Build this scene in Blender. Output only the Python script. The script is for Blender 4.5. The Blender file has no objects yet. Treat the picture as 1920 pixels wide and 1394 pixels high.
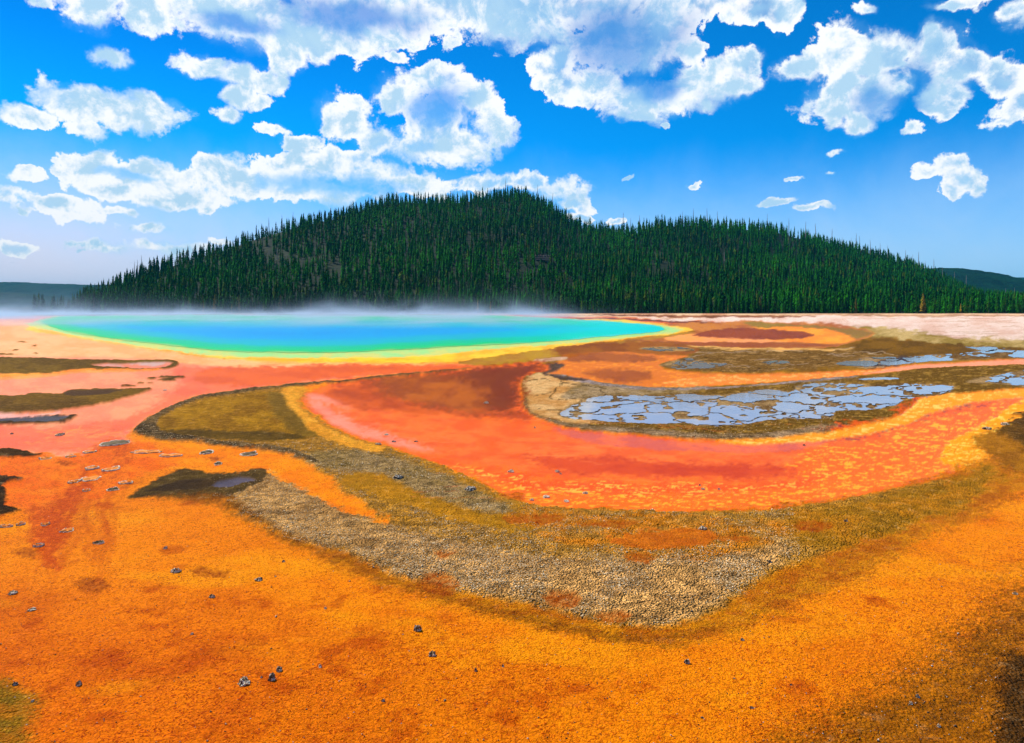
import bpy, math, random
import numpy as np
from math import radians as R

# ------------------------------------------------------------------ camera
C = bpy.context.scene.collection
SC = bpy.context.scene
F = 1251.0           # focal length in pixels of a 1920 wide frame
HOR = 573.0          # row of the true horizon
HC = 3.5             # camera height above the flat
cam_d = bpy.data.cameras.new('camera')
cam = bpy.data.objects.new('camera', cam_d)
C.objects.link(cam)
cam.location = (0, 0, HC)
cam.rotation_euler = (R(90), 0, 0)
cam_d.sensor_width = 36
cam_d.lens = 36 * F / 1920
cam_d.shift_y = -(697 - HOR) / 1920
cam_d.clip_end = 20000
SC.camera = cam
SC.render.resolution_x = 1024
SC.render.resolution_y = 743

SC.view_settings.view_transform = 'Standard'
SC.view_settings.look = 'None'
SC.view_settings.exposure = 0.85
SC.view_settings.gamma = 1

# ------------------------------------------------------------------ sun
SUN_EL, SUN_AZ = 50.0, -52.0          # azimuth measured from the view direction, minus = left
sl = bpy.data.lights.new('sun', 'SUN')
sl.energy = 4.2
sl.angle = R(0.53)
sl.color = (1.0, 0.95, 0.86)
sun = bpy.data.objects.new('sun', sl)
C.objects.link(sun)
from mathutils import Vector, Matrix
sdir = Vector((math.sin(R(SUN_AZ)) * math.cos(R(SUN_EL)), math.cos(R(SUN_AZ)) * math.cos(R(SUN_EL)), math.sin(R(SUN_EL))))
sun.rotation_euler = sdir.to_track_quat('Z', 'Y').to_euler()
sun.location = sdir * 50

# ------------------------------------------------------------------ node helpers
class NT:
    def __init__(s, tree):
        s.t = tree; s.n = tree.nodes; s.l = tree.links
    def link(s, a, sock):
        if hasattr(a, 'is_output') or isinstance(a, bpy.types.NodeSocket):
            s.l.new(a, sock)
        elif a is not None:
            sock.default_value = a
    def math(s, op, a, b=None, c=None, clamp=False):
        n = s.n.new('ShaderNodeMath'); n.operation = op; n.use_clamp = clamp
        s.link(a, n.inputs[0]); s.link(b, n.inputs[1]); s.link(c, n.inputs[2])
        return n.outputs[0]
    def vmath(s, op, a, b=None, c=None):
        n = s.n.new('ShaderNodeVectorMath'); n.operation = op
        s.link(a, n.inputs[0]); s.link(b, n.inputs[1]); s.link(c, n.inputs[2])
        return n.outputs['Value'] if op in ('LENGTH', 'DOT_PRODUCT', 'DISTANCE') else n.outputs[0]
    def noise(s, vec, scale, detail=4, rough=0.5, dist=0.0, out='Fac'):
        n = s.n.new('ShaderNodeTexNoise')
        s.link(vec, n.inputs['Vector'])
        n.inputs['Scale'].default_value = scale; n.inputs['Detail'].default_value = detail
        n.inputs['Roughness'].default_value = rough; n.inputs['Distortion'].default_value = dist
        return n.outputs[out]
    def voro(s, vec, scale, feat='F1', out='Distance', rnd=1.0):
        n = s.n.new('ShaderNodeTexVoronoi'); n.feature = feat
        s.link(vec, n.inputs['Vector']); n.inputs['Scale'].default_value = scale
        n.inputs['Randomness'].default_value = rnd
        return n.outputs[out]
    def ramp(s, v, a, b, lo=0.0, hi=1.0, smooth=True):
        n = s.n.new('ShaderNodeMapRange'); n.interpolation_type = 'SMOOTHSTEP' if smooth else 'LINEAR'
        n.clamp = True
        s.link(v, n.inputs[0]); s.link(a, n.inputs[1]); s.link(b, n.inputs[2]); s.link(lo, n.inputs[3]); s.link(hi, n.inputs[4])
        return n.outputs[0]
    def mix(s, f, a, b, mode='MIX'):
        n = s.n.new('ShaderNodeMix'); n.data_type = 'RGBA'; n.blend_type = mode
        s.link(f, n.inputs[0])
        s.link(a if not isinstance(a, tuple) else (*a[:3], 1), n.inputs[6])
        s.link(b if not isinstance(b, tuple) else (*b[:3], 1), n.inputs[7])
        return n.outputs[2]
    def scale(s, col, f):
        return s.mix(1.0, col, s.comb(f, f, f), 'MULTIPLY')
    def comb(s, x, y, z):
        n = s.n.new('ShaderNodeCombineXYZ')
        s.link(x, n.inputs[0]); s.link(y, n.inputs[1]); s.link(z, n.inputs[2])
        return n.outputs[0]
    def sep(s, v):
        n = s.n.new('ShaderNodeSeparateXYZ'); s.link(v, n.inputs[0])
        return n.outputs
    def coord(s, which='Object'):
        return s.n.new('ShaderNodeTexCoord').outputs[which]
    def pos(s):
        return s.n.new('ShaderNodeNewGeometry').outputs['Position']
    def attr(s, name, out='Color'):
        n = s.n.new('ShaderNodeAttribute'); n.attribute_name = name
        return n.outputs[out]
    def bump(s, h, strength, dist, normal=None):
        n = s.n.new('ShaderNodeBump')
        s.link(h, n.inputs['Height']); s.link(strength, n.inputs['Strength']); s.link(dist, n.inputs['Distance'])
        if normal is not None: s.link(normal, n.inputs['Normal'])
        return n.outputs[0]

def new_mat(name):
    m = bpy.data.materials.new(name); m.use_nodes = True
    nt = NT(m.node_tree); nt.n.clear()
    out = nt.n.new('ShaderNodeOutputMaterial')
    return m, nt, out

def principled(nt, out, col, rough=0.8, spec=0.3, normal=None, metallic=0.0):
    p = nt.n.new('ShaderNodeBsdfPrincipled')
    nt.link(col if not isinstance(col, tuple) else (*col[:3], 1), p.inputs['Base Color'])
    nt.link(rough, p.inputs['Roughness']); nt.link(spec, p.inputs['Specular IOR Level'])
    p.inputs['Metallic'].default_value = metallic
    if normal is not None: nt.link(normal, p.inputs['Normal'])
    nt.l.new(p.outputs[0], out.inputs['Surface'])
    return p

# ------------------------------------------------------------------ world: Nishita sky with cumulus
W = bpy.data.worlds.new('World'); SC.world = W; W.use_nodes = True
wt = NT(W.node_tree); wt.n.clear()
wout = wt.n.new('ShaderNodeOutputWorld'); bg = wt.n.new('ShaderNodeBackground')
bg.inputs['Strength'].default_value = 0.1
wt.l.new(bg.outputs[0], wout.inputs[0])
sky = wt.n.new('ShaderNodeTexSky'); sky.sky_type = 'NISHITA'; sky.sun_disc = False
sky.sun_elevation = R(SUN_EL); sky.sun_rotation = R(SUN_AZ)
sky.altitude = 2200; sky.air_density = 1.0; sky.dust_density = 0.4; sky.ozone_density = 3.0
gen = wt.coord('Generated')
gx, gy, gz = wt.sep(gen)
az = wt.math('ARCTAN2', gx, gy)
el = wt.math('ARCSINE', gz)
ae = wt.comb(az, el, 0.0)
# ragged edges: the direction is shifted a little by noise before the cloud bodies are looked up
wn = wt.noise(gen, 9.0, 5, 0.6, 0.0, 'Color')
ae = wt.vmath('ADD', ae, wt.vmath('MULTIPLY', wt.vmath('SUBTRACT', wn, (0.5, 0.5, 0.5)), (0.07, 0.055, 0.0)))
def ell(cx, cy, rx, ry):
    x = (cx - 960) / F; z = (HOR - cy) / F
    a = math.atan(x); e = math.atan2(z, math.hypot(x, 1))
    return a, e, rx / F * math.cos(a) ** 2, ry / F * math.cos(a) * math.cos(e) ** 2
def field(blobs, k=0.25):
    acc = None
    for b in blobs:
        a, e, ra, re = ell(*b[:4]) if len(b) == 4 else b[:4]
        v = wt.vmath('MULTIPLY_ADD', ae, (1 / ra, 1 / re, 0.0), (-a / ra, -e / re, 0.0))
        d = wt.vmath('LENGTH', v)
        acc = d if acc is None else wt.math('SMOOTH_MIN', acc, d, k)
    return acc
CL = [(150,12,80,42),(250,5,100,50),(340,-10,120,66),(440,25,130,62),(550,55,115,62),(535,100,42,42),(650,35,140,72),(770,25,150,60),
(870,15,120,58),(710,68,95,26),(965,25,110,58),(200,106,34,18),(40,216,78,26),(150,195,90,44),(232,205,88,38),(168,238,44,26),(300,215,62,26),
(368,122,58,22),(434,132,50,26),(482,150,42,28),(452,178,42,25),(428,220,28,15),(488,192,20,22),(520,244,34,15),(555,266,35,18),(582,287,14,8),
(640,215,58,40),(655,244,34,20),(745,182,54,40),(808,162,90,34),(872,178,54,46),(920,238,44,50),(862,272,92,34),(778,278,76,32),(700,268,46,24),
(50,333,48,16),(180,312,82,30),(290,330,112,36),(205,350,90,24),(412,318,62,34),(325,366,130,24),(480,345,112,44),(602,318,92,40),(560,366,165,22),
(700,330,92,38),(652,296,58,24),(765,345,60,22),(20,370,72,18),(110,388,86,20),(150,410,62,22),(236,396,44,10),(290,427,38,12),
(30,466,52,18),(195,462,62,14),(330,462,84,12),(400,452,22,8),(795,352,60,24),(920,345,52,18),(1002,345,52,24),(1062,358,60,30),(1088,386,32,18),
(1092,410,32,8),(1160,412,20,8),(1040,125,56,36),(1110,162,72,40),(1182,185,80,38),(1262,190,80,36),(1332,150,70,44),(1388,110,46,30),(1372,160,50,28),
(1210,216,40,14),(1000,45,100,52),(1110,10,200,52),(1235,40,60,72),(1292,90,30,30),(1335,6,82,26),(1422,18,72,26),(1470,40,32,36),
(1570,110,76,64),(1500,130,60,24),(1552,192,60,38),(1608,224,36,22),(1642,100,72,44),(1662,162,60,40),(1760,90,72,48),(1802,125,72,42),(1752,58,36,24),
(1772,172,40,34),(1765,198,22,22),(1702,155,30,22),(1712,228,18,13),(1878,150,52,34),(1905,190,60,38),(1880,222,42,13),(1900,28,46,34),(1800,3,64,12),
(1745,320,42,17),(1800,300,36,19),(1818,330,40,32),(1795,352,36,16),(1555,283,20,6),(1300,345,15,8),(1460,378,34,8),(1520,392,40,9),(1545,323,14,5),
(1492,336,13,6),(1180,328,8,4),(1252,235,9,6),(742,112,24,9),(1620,12,22,18),(815,215,70,46),(1165,85,110,60),(1650,180,60,36),(1175,60,120,60)]
# unseen clouds added round the sky for light and reflections (azimuth, elevation, radii)
rr = random.Random(4)
for i in range(9):
    CL.append((rr.choice([-1, 1]) * rr.uniform(0.9, 3.0), rr.uniform(0.15, 1.1), rr.uniform(.2, .4), rr.uniform(.08, .16), 0))
HO = [(1165,75,120,75),(815,208,64,42),(650,28,150,40),(640,355,150,20),(1650,180,56,34),(248,322,60,10),(450,35,100,26),(1230,165,60,34),(1700,190,60,26)]
wn2 = wt.noise(gen, 42.0, 4, 0.6, 0.0, 'Color')
ae = wt.vmath('ADD', ae, wt.vmath('MULTIPLY', wt.vmath('SUBTRACT', wn2, (0.5, 0.5, 0.5)), (0.022, 0.018, 0.0)))
fb = field(CL, 0.22)
fh = field(HO, 0.2)
n1 = wt.noise(gen, 22.0, 10, 0.62, 0.25)
n3 = wt.noise(gen, 60.0, 6, 0.6, 0.2)
n2 = wt.noise(gen, 7.0, 6, 0.6, 0.3)
dens = wt.math('ADD', wt.math('SUBTRACT', 1.14, fb), wt.math('MULTIPLY', wt.math('SUBTRACT', n1, 0.52), 2.6))
alpha = wt.ramp(dens, 0.02, wt.ramp(n2, .40, .62, .14, .75))
thin = wt.ramp(wt.math('ADD', fh, wt.math('MULTIPLY', wt.math('SUBTRACT', n2, 0.5), 1.2)), 0.35, 1.30, 0.18, 1.0)
n4 = wt.noise(gen, 5.0, 5, 0.6, 0.6)
inner = wt.math('MULTIPLY', wt.ramp(dens, .35, 1.0), wt.ramp(n4, .46, .62))
alpha = wt.math('MULTIPLY', wt.math('MULTIPLY', alpha, thin), wt.math('SUBTRACT', 1.0, wt.math('MULTIPLY', inner, .62)))
soft = wt.ramp(wt.math('ADD', wt.math('SUBTRACT', 1.0, fb), wt.math('MULTIPLY', wt.math('SUBTRACT', n2, 0.5), 2.0)), -.15, 1.0, 0, .55)
soft = wt.math('MULTIPLY', soft, wt.ramp(fh, .2, 1.1, .35, 1.0))
# low bank of thin white cloud at the foot of the sky
lowv = wt.math('ADD', el, wt.math('MULTIPLY', wt.math('SUBTRACT', n2, 0.5), 0.10))
lowl = wt.ramp(az, 0.0, -0.62, 0.8, 0.97)
lowc = wt.mix(wt.ramp(az, -.2, -.6), (3.0, 4.2, 5.7), (4.7, 4.6, 5.4))
low = wt.math('MULTIPLY', wt.ramp(lowv, 0.24, 0.03, 0.0, 1.0), lowl)
nb = wt.noise(wt.vmath('ADD', gen, (-0.010, 0.0, 0.016)), 22.0, 6, 0.62, 0.25)
relief = wt.math('MULTIPLY', wt.math('SUBTRACT', n1, nb), -3.2)
shade = wt.ramp(wt.math('SUBTRACT', wt.math('ADD', wt.math('MULTIPLY', dens, .8), wt.math('ADD', wt.math('MULTIPLY', n2, 1.6), wt.math('MULTIPLY', n3, -1.0))), relief), 0.3, 1.3)
ccol = wt.mix(shade, (5.8, 5.95, 6.1), (2.7, 4.1, 5.3))
skyc = wt.mix(1.0, sky.outputs[0], (0.008, 0.60, 1.0), 'MULTIPLY')
deepf = wt.math('MULTIPLY', wt.ramp(el, 0.22, 0.52), wt.ramp(az, 0.25, -0.6, .25, 1.0))
skyc = wt.mix(deepf, skyc, wt.mix(1.0, skyc, (.2, .46, .76), 'MULTIPLY'))
skyc = wt.mix(low, skyc, lowc)
skyc = wt.mix(soft, skyc, (2.2, 4.2, 5.6))
skyc = wt.mix(alpha, skyc, ccol)
wt.l.new(skyc, bg.inputs['Color'])

# ------------------------------------------------------------------ generic helpers
def tag(o, label=None, cat=None, group=None, kind=None):
    if label: o['label'] = label
    if cat: o['category'] = cat
    if group: o['group'] = group
    if kind: o['kind'] = kind
    return o

def mesh_np(name, V, Fc, mat=None, parent=None, smooth=False, loc=None):
    """one mesh object from numpy vertices (n,3) and faces (m,3) or (m,4)"""
    me = bpy.data.meshes.new(name)
    V = np.asarray(V, dtype=np.float32); Fc = np.asarray(Fc, dtype=np.int32)
    n, k = Fc.shape
    me.vertices.add(len(V)); me.vertices.foreach_set('co', V.ravel())
    me.loops.add(n * k); me.loops.foreach_set('vertex_index', Fc.ravel())
    me.polygons.add(n)
    me.polygons.foreach_set('loop_start', np.arange(0, n * k, k, dtype=np.int32))
    me.polygons.foreach_set('loop_total', np.full(n, k, dtype=np.int32))
    if smooth: me.polygons.foreach_set('use_smooth', np.ones(n, dtype=bool))
    me.update(calc_edges=True)
    o = bpy.data.objects.new(name, me); C.objects.link(o)
    if mat: me.materials.append(mat)
    if parent: o.parent = parent
    if loc is not None: o.location = loc
    return o

def set_attr(o, name, arr):
    a = o.data.attributes.new(name, 'FLOAT_COLOR', 'POINT')
    d = np.ones((len(o.data.vertices), 4), dtype=np.float32)
    d[:, :arr.shape[1]] = arr
    a.data.foreach_set('color', d.ravel())

rng = np.random.RandomState(11)
PERM = rng.permutation(4096).astype(np.int64)
VAL = rng.rand(4096).astype(np.float32)
def vnoise(x, y, seed=0):
    ix = np.floor(x).astype(np.int64); iy = np.floor(y).astype(np.int64)
    fx = (x - ix).astype(np.float32); fy = (y - iy).astype(np.float32)
    fx = fx * fx * fx * (fx * (fx * 6 - 15) + 10); fy = fy * fy * fy * (fy * (fy * 6 - 15) + 10)
    def h(a, b): return VAL[PERM[(a + PERM[(b + seed * 131) & 4095]) & 4095]]
    a = h(ix, iy); b = h(ix + 1, iy); c = h(ix, iy + 1); d = h(ix + 1, iy + 1)
    return (a + (b - a) * fx) * (1 - fy) + (c + (d - c) * fx) * fy
def fbm(x, y, octv=4, seed=0, rough=0.5):
    s = 0; a = 1.0; t = 0
    for i in range(octv):
        s = s + a * vnoise(x * 2 ** i + 17.3 * i, y * 2 ** i - 9.1 * i, seed + i); t += a; a *= rough
    return s / t
def sstep(a, b, x):
    t = np.clip((x - a) / (b - a), 0, 1); return t * t * (3 - 2 * t)

def lin(c):
    c = np.asarray(c, dtype=np.float32) / 255.0
    return np.where(c <= 0.04045, c / 12.92, ((c + 0.055) / 1.055) ** 2.4)

def at(px, py, z=0.0):
    """point of the flat ground seen at pixel (px, py)"""
    Y = (HC - z) * F / (py - HOR)
    return ((px - 960) / F * Y, Y)

def smooth_poly(P, n=4, closed=True):
    P = np.asarray(P, dtype=np.float64); m = len(P); out = []
    for i in range(m if closed else m - 1):
        if closed: p0, p1, p2, p3 = P[i - 1], P[i], P[(i + 1) % m], P[(i + 2) % m]
        else: p0, p1, p2, p3 = P[max(i - 1, 0)], P[i], P[i + 1], P[min(i + 2, m - 1)]
        for j in range(n):
            t = j / n
            out.append(0.5 * ((2 * p1) + (-p0 + p2) * t + (2 * p0 - 5 * p1 + 4 * p2 - p3) * t * t + (-p0 + 3 * p1 - 3 * p2 + p3) * t ** 3))
    if not closed: out.append(P[-1])
    return np.array(out)

def dist_seg(px, py, ax, ay, bx, by):
    dx, dy = bx - ax, by - ay
    l2 = dx * dx + dy * dy + 1e-9
    t = np.clip(((px - ax) * dx + (py - ay) * dy) / l2, 0, 1)
    return (px - ax - t * dx) ** 2 + (py - ay - t * dy) ** 2
YS = 2.6
def sdf(poly, px, py):
    """signed distance (positive inside), rows weighted YS times"""
    Q = poly * np.array([1, YS]); qy = py * YS
    d = np.full(px.shape, 1e12); ins = np.zeros(px.shape, dtype=bool)
    for i in range(len(Q)):
        ax, ay = Q[i]; bx, by = Q[(i + 1) % len(Q)]
        d = np.minimum(d, dist_seg(px, qy, ax, ay, bx, by))
        if ay != by:
            c = ((ay > qy) != (by > qy)) & (px < (bx - ax) * (qy - ay) / (by - ay) + ax)
            ins ^= c
    return np.where(ins, 1, -1) * np.sqrt(d)
def lined(poly, px, py):
    Q = poly * np.array([1, YS]); qy = py * YS
    d = np.full(px.shape, 1e12)
    for i in range(len(Q) - 1):
        d = np.minimum(d, dist_seg(px, qy, *Q[i], *Q[i + 1]))
    return np.sqrt(d)

# ------------------------------------------------------------------ ground zones
# every zone is an outline on the flat, written as the pixels its outline is seen at and laid on the ground by at()
# (colour, second colour, blend, wet, grain, height, warp)
POOL = [(76,601),(98,614),(150,627),(230,638),(310,647),(400,657),(500,661),(620,661),(720,658),(820,652),(930,647),(1040,640),(1130,632),
        (1200,626),(1246,620),(1238,612),(1200,607),(1130,602),(1060,597.5),(1000,594.5),(930,591.5),(800,589.3),(600,588.7),(400,588.7),(250,589),(140,591)]
C2 = [(905,688),(960,681),(1010,679),(1034,690),(985,706),(976,724),(976,745),(986,768),(1010,785),(1060,800),(1150,812),(1290,822),(1400,826),(1500,819),(1600,805),
      (1680,780),(1735,746),(1830,736),(1960,727),(2150,722),(2150,770),(1960,778),(1890,800),(1860,850),(1790,885),(1690,912),(1600,930),(1500,948),(1400,956),(1250,958),(1100,952),(1010,945),(950,928),(900,902),(850,880),
      (790,856),(720,835),(660,815),(610,793),(580,768),(568,750),(576,735),(640,716),(750,701),(850,693)]
C1 = [(252,808),(282,782),(330,757),(400,738),(480,728),(560,720),(572,735),(566,752),(580,772),(610,797),(660,819),(720,838),(790,859),(850,884),(900,906),(950,934),
      (1010,949),(1100,956),(1250,962),(1400,960),(1500,952),(1600,934),(1700,915),(1780,900),(1740,930),(1690,975),(1610,1015),(1520,1050),(1430,1085),(1370,1130),(1320,1158),(1245,1178),(1160,1176),(1100,1160),(1000,1138),
      (900,1118),(840,1108),(760,1083),(700,1062),(640,1038),(560,1012),(500,990),(455,965),(425,942),(440,900),(500,882),(560,900),(620,935),(700,968),(650,925),(590,885),
      (540,853),(470,842),(420,834),(300,824)]
C3 = [(1034,690),(985,706),(976,724),(976,745),(986,768),(1010,785),(1060,800),(1150,812),(1290,822),(1400,826),(1500,819),(1600,805),(1680,780),(1735,746),(1830,736),(1960,727),
      (1960,676),(1800,684),(1650,704),(1500,718),(1350,727),(1200,726),(1110,714),(1060,700)]
S3 = [(1005,690),(1050,678),(1080,667),(1150,659),(1230,664),(1290,668),(1240,682),(1255,694),(1330,699),(1440,700),(1540,698),(1620,692),(1700,684),(1800,678),(1960,671),(1960,679),(1800,688),(1700,694),(1620,703),(1500,712),(1400,720),
      (1300,725),(1200,724),(1120,714),(1055,703)]
Z = []
def zone(poly, c, c2=None, bl=6, wet=None, grain=None, h=None, warp=6, op=1.0, fine=False):
    Z.append((smooth_poly(poly), lin(c), lin(c2 if c2 else c), bl, wet, grain, h, warp, op, fine))
DR, DO, OL, OB = (140,50,5), (225,85,5), (150,105,15), (105,72,12)
# left flat of peach and pink shallow water, pink sky reflection painted in
zone([(-900,584),(60,590),(90,604),(180,640),(330,662),(500,680),(700,684),(900,682),(905,690),(700,704),(560,720),(480,728),(400,738),(330,757),(282,782),(250,806),(238,824),(300,840),(330,870),(250,880),
      (200,905),(150,900),(90,870),(-60,850),(-900,900)], (248,148,96), (240,128,84), 8, 1.0, 0.0, -.03, 6)
zone([(-900,600),(90,606),(200,636),(400,668),(700,680),(880,677),(960,668),(700,690),(400,686),(250,670),(-100,668),(-900,668)], (255,178,110), (255,160,84), 9, None, None, None, 8)
zone([(330,692),(500,694),(700,692),(900,686),(880,692),(700,704),(560,720),(480,728),(400,738),(330,757),(282,782),(240,810),(210,840),(150,850),(60,845),(-300,840),(-300,795),(160,795),(330,730)], (240,112,62), (228,98,56), 14, None, None, None, 14)
zone([(420,690),(600,684),(900,682),(905,688),(700,702),(560,716),(440,722),(360,715)], (232,98,14), (215,84,14), 10, None, None, None, 10)
# yellow and gold fringe of the pool
zone([(60,612),(150,634),(260,650),(400,668),(520,678),(700,680),(860,677),(960,668),(1060,652),(1180,637),(1296,622),(1310,616),(1250,606),(1150,600),(1000,592),(1000,600),(400,600)], (255,200,40), (250,170,20), 6, 1.0, 0, -.03, 5)
zone([(66,604),(110,622),(200,640),(320,656),(430,668),(560,671),(700,670),(800,666),(900,656),(1040,646),(1180,633),(1275,621),(1240,610),(1000,600),(400,600)], (205,205,110), (160,215,130), 6, 1, 0, -.03, 4)
zone(POOL, (150,205,110), (150,205,110), 7, 1.0, 0, -.026, 2)
# olive and gold flats right of the pool
zone([(862,677),(960,664),(1060,650),(1180,636),(1296,620),(1300,610),(1210,603),(1100,597),(960,592),(960,586.5),(2300,586.5),(2300,735),(1920,720),(1400,735),(1050,700),(900,684)], (150,102,12), (120,78,10), 6, 0.0, 0.35, .01, 5)
zone([(862,678),(960,665),(1060,651),(1180,637),(1300,622),(1340,632),(1200,644),(1060,664),(1010,676),(900,684)], (178,132,12), (165,108,10), 6, 0.6, 0.1, -.02, 6)
# far tan and rust banks behind the pool
zone([(-600,585.5),(820,585.5),(860,589),(760,591.5),(300,592),(100,593),(-600,596)], (96,104,96), (140,120,92), 2, 0, 0.3, 0, 3)
zone([(880,587.2),(2300,587),(2300,598),(1500,599),(1300,598),(1100,595),(960,591)], (214,172,140), (190,130,100), 3, 0, 0.3, .02, 3)
zone([(960,592),(1100,594.5),(1300,599),(1560,602),(1700,608),(1500,612),(1300,608),(1240,606),(1150,600),(1040,596)], (222,120,60), (200,80,20), 3, 0.3, 0, -.01, 4)
zone([(1060,596),(1200,599),(1320,602),(1400,607),(1330,608),(1230,603),(1120,599)], (110,40,5), (90,30,5), 3, None, 0, None, 3)
zone([(1080,591),(1300,591),(1480,592),(1600,597),(1440,598),(1250,595)], (150,90,60), (110,60,30), 3, None, 0.4, None, 4)
# pale sinter flat
zone([(1180,596),(1320,595),(1500,595),(2300,594),(2300,660),(1920,646),(1800,636),(1700,627),(1620,616),(1520,609),(1400,604),(1280,600)], (228,196,188), (214,170,156), 5, 0, 0.4, .03, 8)
zone([(1600,612),(1700,621),(1800,631),(1940,640),(1940,656),(1800,650),(1700,640),(1620,632)], (205,170,110), (150,120,50), 10, 0, 0.6, .02, 16)
zone([(1480,590),(1920,591),(2300,592),(2300,594),(1920,594),(1600,593)], (190,140,110), (150,110,80), 2, None, 0.4, None, 4)
# orange tongues in front of the sinter flat
zone([(1250,606),(1420,602),(1560,609),(1635,622),(1628,634),(1590,644),(1540,652),(1400,655),(1250,648),(1190,640),(1290,630),(1300,615)], (200,120,30), (170,90,14), 5, 0.8, 0, -.03, 8)
zone([(1400,604),(1520,610),(1632,622),(1610,634),(1560,640),(1500,636),(1440,622)], (150,115,12), (140,100,10), 5, None, None, None, 6)
zone([(1245,634),(1330,622),(1440,622),(1580,640),(1500,640),(1380,642),(1290,642)], (240,150,90), (250,150,60), 4, None, None, None, 5)
zone([(1340,624),(1440,613),(1540,616),(1600,632),(1580,642),(1500,642),(1400,630)], (255,158,20), (240,130,10), 5, None, None, None, 6)
zone([(1300,628),(1360,616),(1450,617),(1520,624),(1500,634),(1400,636)], (150,66,4), (130,52,2), 5, None, None, None, 6)
zone([(1230,642),(1400,641),(1560,645),(1540,650),(1400,651),(1250,648)], (150,72,4), (160,84,8), 4, None, None, None, 4)
zone([(1200,646),(1400,651),(1600,655),(1500,660),(1300,654)], (226,160,84), (190,140,80), 3, 0, 0.2, .01, 5)
# broken grey and buff crust
zone([(1230,650),(1400,655),(1560,658),(1700,662),(1640,676),(1560,690),(1440,698),(1300,694),(1240,684),(1290,668),(1250,660)], (134,94,36), (176,132,72), 6, 0.0, 0.9, .02, 12, 1, True)
zone([(1620,640),(1700,640),(1840,648),(1960,655),(1960,668),(1800,668),(1680,668),(1600,660)], (128,86,10), (100,66,8), 6, 0.0, 0.5, .01, 10)
zone([(1040,652),(1180,640),(1290,650),(1300,664),(1200,668),(1100,662),(1050,664)], (150,84,10), (128,66,8), 6, 0.5, 0.0, -.01, 10)
# island of buff crust with the cracked pools, its grey rim and the amber stream above it
zone(C3, (120,84,18), (176,130,50), 4, 0.0, 0.8, .035, 4, 1, True)
zone([(1030,696),(988,710),(980,735),(990,762),(1012,780),(1070,794),(1130,790),(1200,765),(1180,735),(1240,728),(1140,720),(1070,708)], (222,172,116), (196,134,70), 10, None, 0.4, None, 8)
zone([(985,748),(1000,775),(1060,793),(1150,802),(1290,812),(1400,815),(1500,806),(1560,796),(1600,800),(1500,818),(1400,825),(1290,821),(1150,811),(1060,799),(1008,784),(984,764)], (176,142,104), (130,100,60), 6, None, 1.0, .03, 5)
zone([(1080,722),(1200,715),(1300,718),(1320,732),(1250,742),(1130,745),(1060,750)], (186,154,112), (150,116,60), 8, None, 0.9, None, 9)
zone(S3, (216,112,10), (240,140,20), 5, 0.9, 0.0, -.03, 4, 1, True)
zone([(1440,702),(1540,700),(1620,694),(1700,687),(1960,674),(1960,678),(1700,693),(1600,704),(1480,712),(1300,722),(1240,716),(1330,704)], (246,130,30), (255,178,90), 5, None, None, None, 5, 1, True)
zone([(1700,686),(1800,680),(1960,672),(1960,680),(1800,688),(1700,694),(1620,700)], (242,152,110), (236,140,96), 5, None, None, None, 4)
zone([(1100,700),(1160,690),(1220,700),(1200,716),(1140,712)], (168,84,6), (150,70,4), 14, None, None, None, 8)
zone([(1060,662),(1140,660),(1230,668),(1220,676),(1130,676),(1070,676)], (170,88,8), (150,74,6), 8, None, None, None, 8)
# grey lilac rim between crust and amber stream
zone([(1060,703),(1110,715),(1200,726),(1320,728),(1420,722),(1500,714),(1600,706),(1600,709),(1500,718),(1400,726),(1300,732),(1190,731),(1100,720),(1040,708)], (190,166,160), (150,130,120), 3, 0, 1.0, .03, 3)
zone([(1014,686),(1040,680),(1060,682),(1050,692),(1030,700),(1075,706),(1100,714),(1050,712),(1020,700)], (90,66,50), (70,50,40), 5, 0.6, 0.6, -.02, 6)
zone([(1000,676),(1030,672),(1066,668),(1060,674),(1020,680)], (220,170,140), (190,140,110), 3, 0, 0.6, .02, 4)
# the great red orange channel
zone(C2, (246,110,8), (228,84,6), 5, 1.0, 0.0, -.035, 5)
zone([(905,690),(1000,682),(1020,690),(984,706),(974,740),(984,768),(1004,784),(920,780),(760,780),(650,775),(600,760),(600,735),(680,715),(800,700)], (212,88,6), (176,66,4), 18, None, None, None, 14)
zone([(860,694),(1000,682),(1020,690),(984,708),(972,735),(968,765),(900,768),(820,765),(760,740),(720,720),(790,706)], (120,44,2), (128,54,2), 26, None, None, None, 14)  # brown mat with the dark hill reflection painted into its colour
zone([(575,742),(610,742),(680,775),(760,812),(840,840),(800,845),(700,822),(620,792)], (246,140,110), (240,124,92), 10, None, None, None, 6)  # pale pink sky reflection painted into the bed colour
zone([(700,710),(840,700),(900,730),(900,770),(820,765),(730,740)], (184,92,4), (150,66,4), 26, None, None, None, 14)
zone([(572,745),(600,752),(660,790),(760,830),(860,860),(1000,880),(1200,892),(1400,892),(1560,880),(1680,850),(1760,800),(1700,790),(1600,812),(1500,828),(1400,834),(1290,830),(1150,820),(1060,808),(960,790),(800,776),(680,768),(620,755)],
     (242,112,36), (228,88,18), 20, None, None, None, 16)
zone([(1000,850),(1200,862),(1400,868),(1560,858),(1640,840),(1600,870),(1450,888),(1250,892),(1080,882)], (214,74,10), (196,60,8), 18, None, None, None, 14)
zone([(1040,800),(1150,814),(1290,826),(1400,832),(1500,827),(1600,814),(1500,840),(1400,846),(1250,842),(1120,830)], (240,108,60), (206,90,70), 8, None, None, None, 8)
zone([(1560,800),(1640,790),(1720,755),(1800,745),(1840,760),(1760,790),(1690,820),(1600,832)], (232,88,14), (150,50,50), 16, None, 0.2, None, 24, 1, True)
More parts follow.
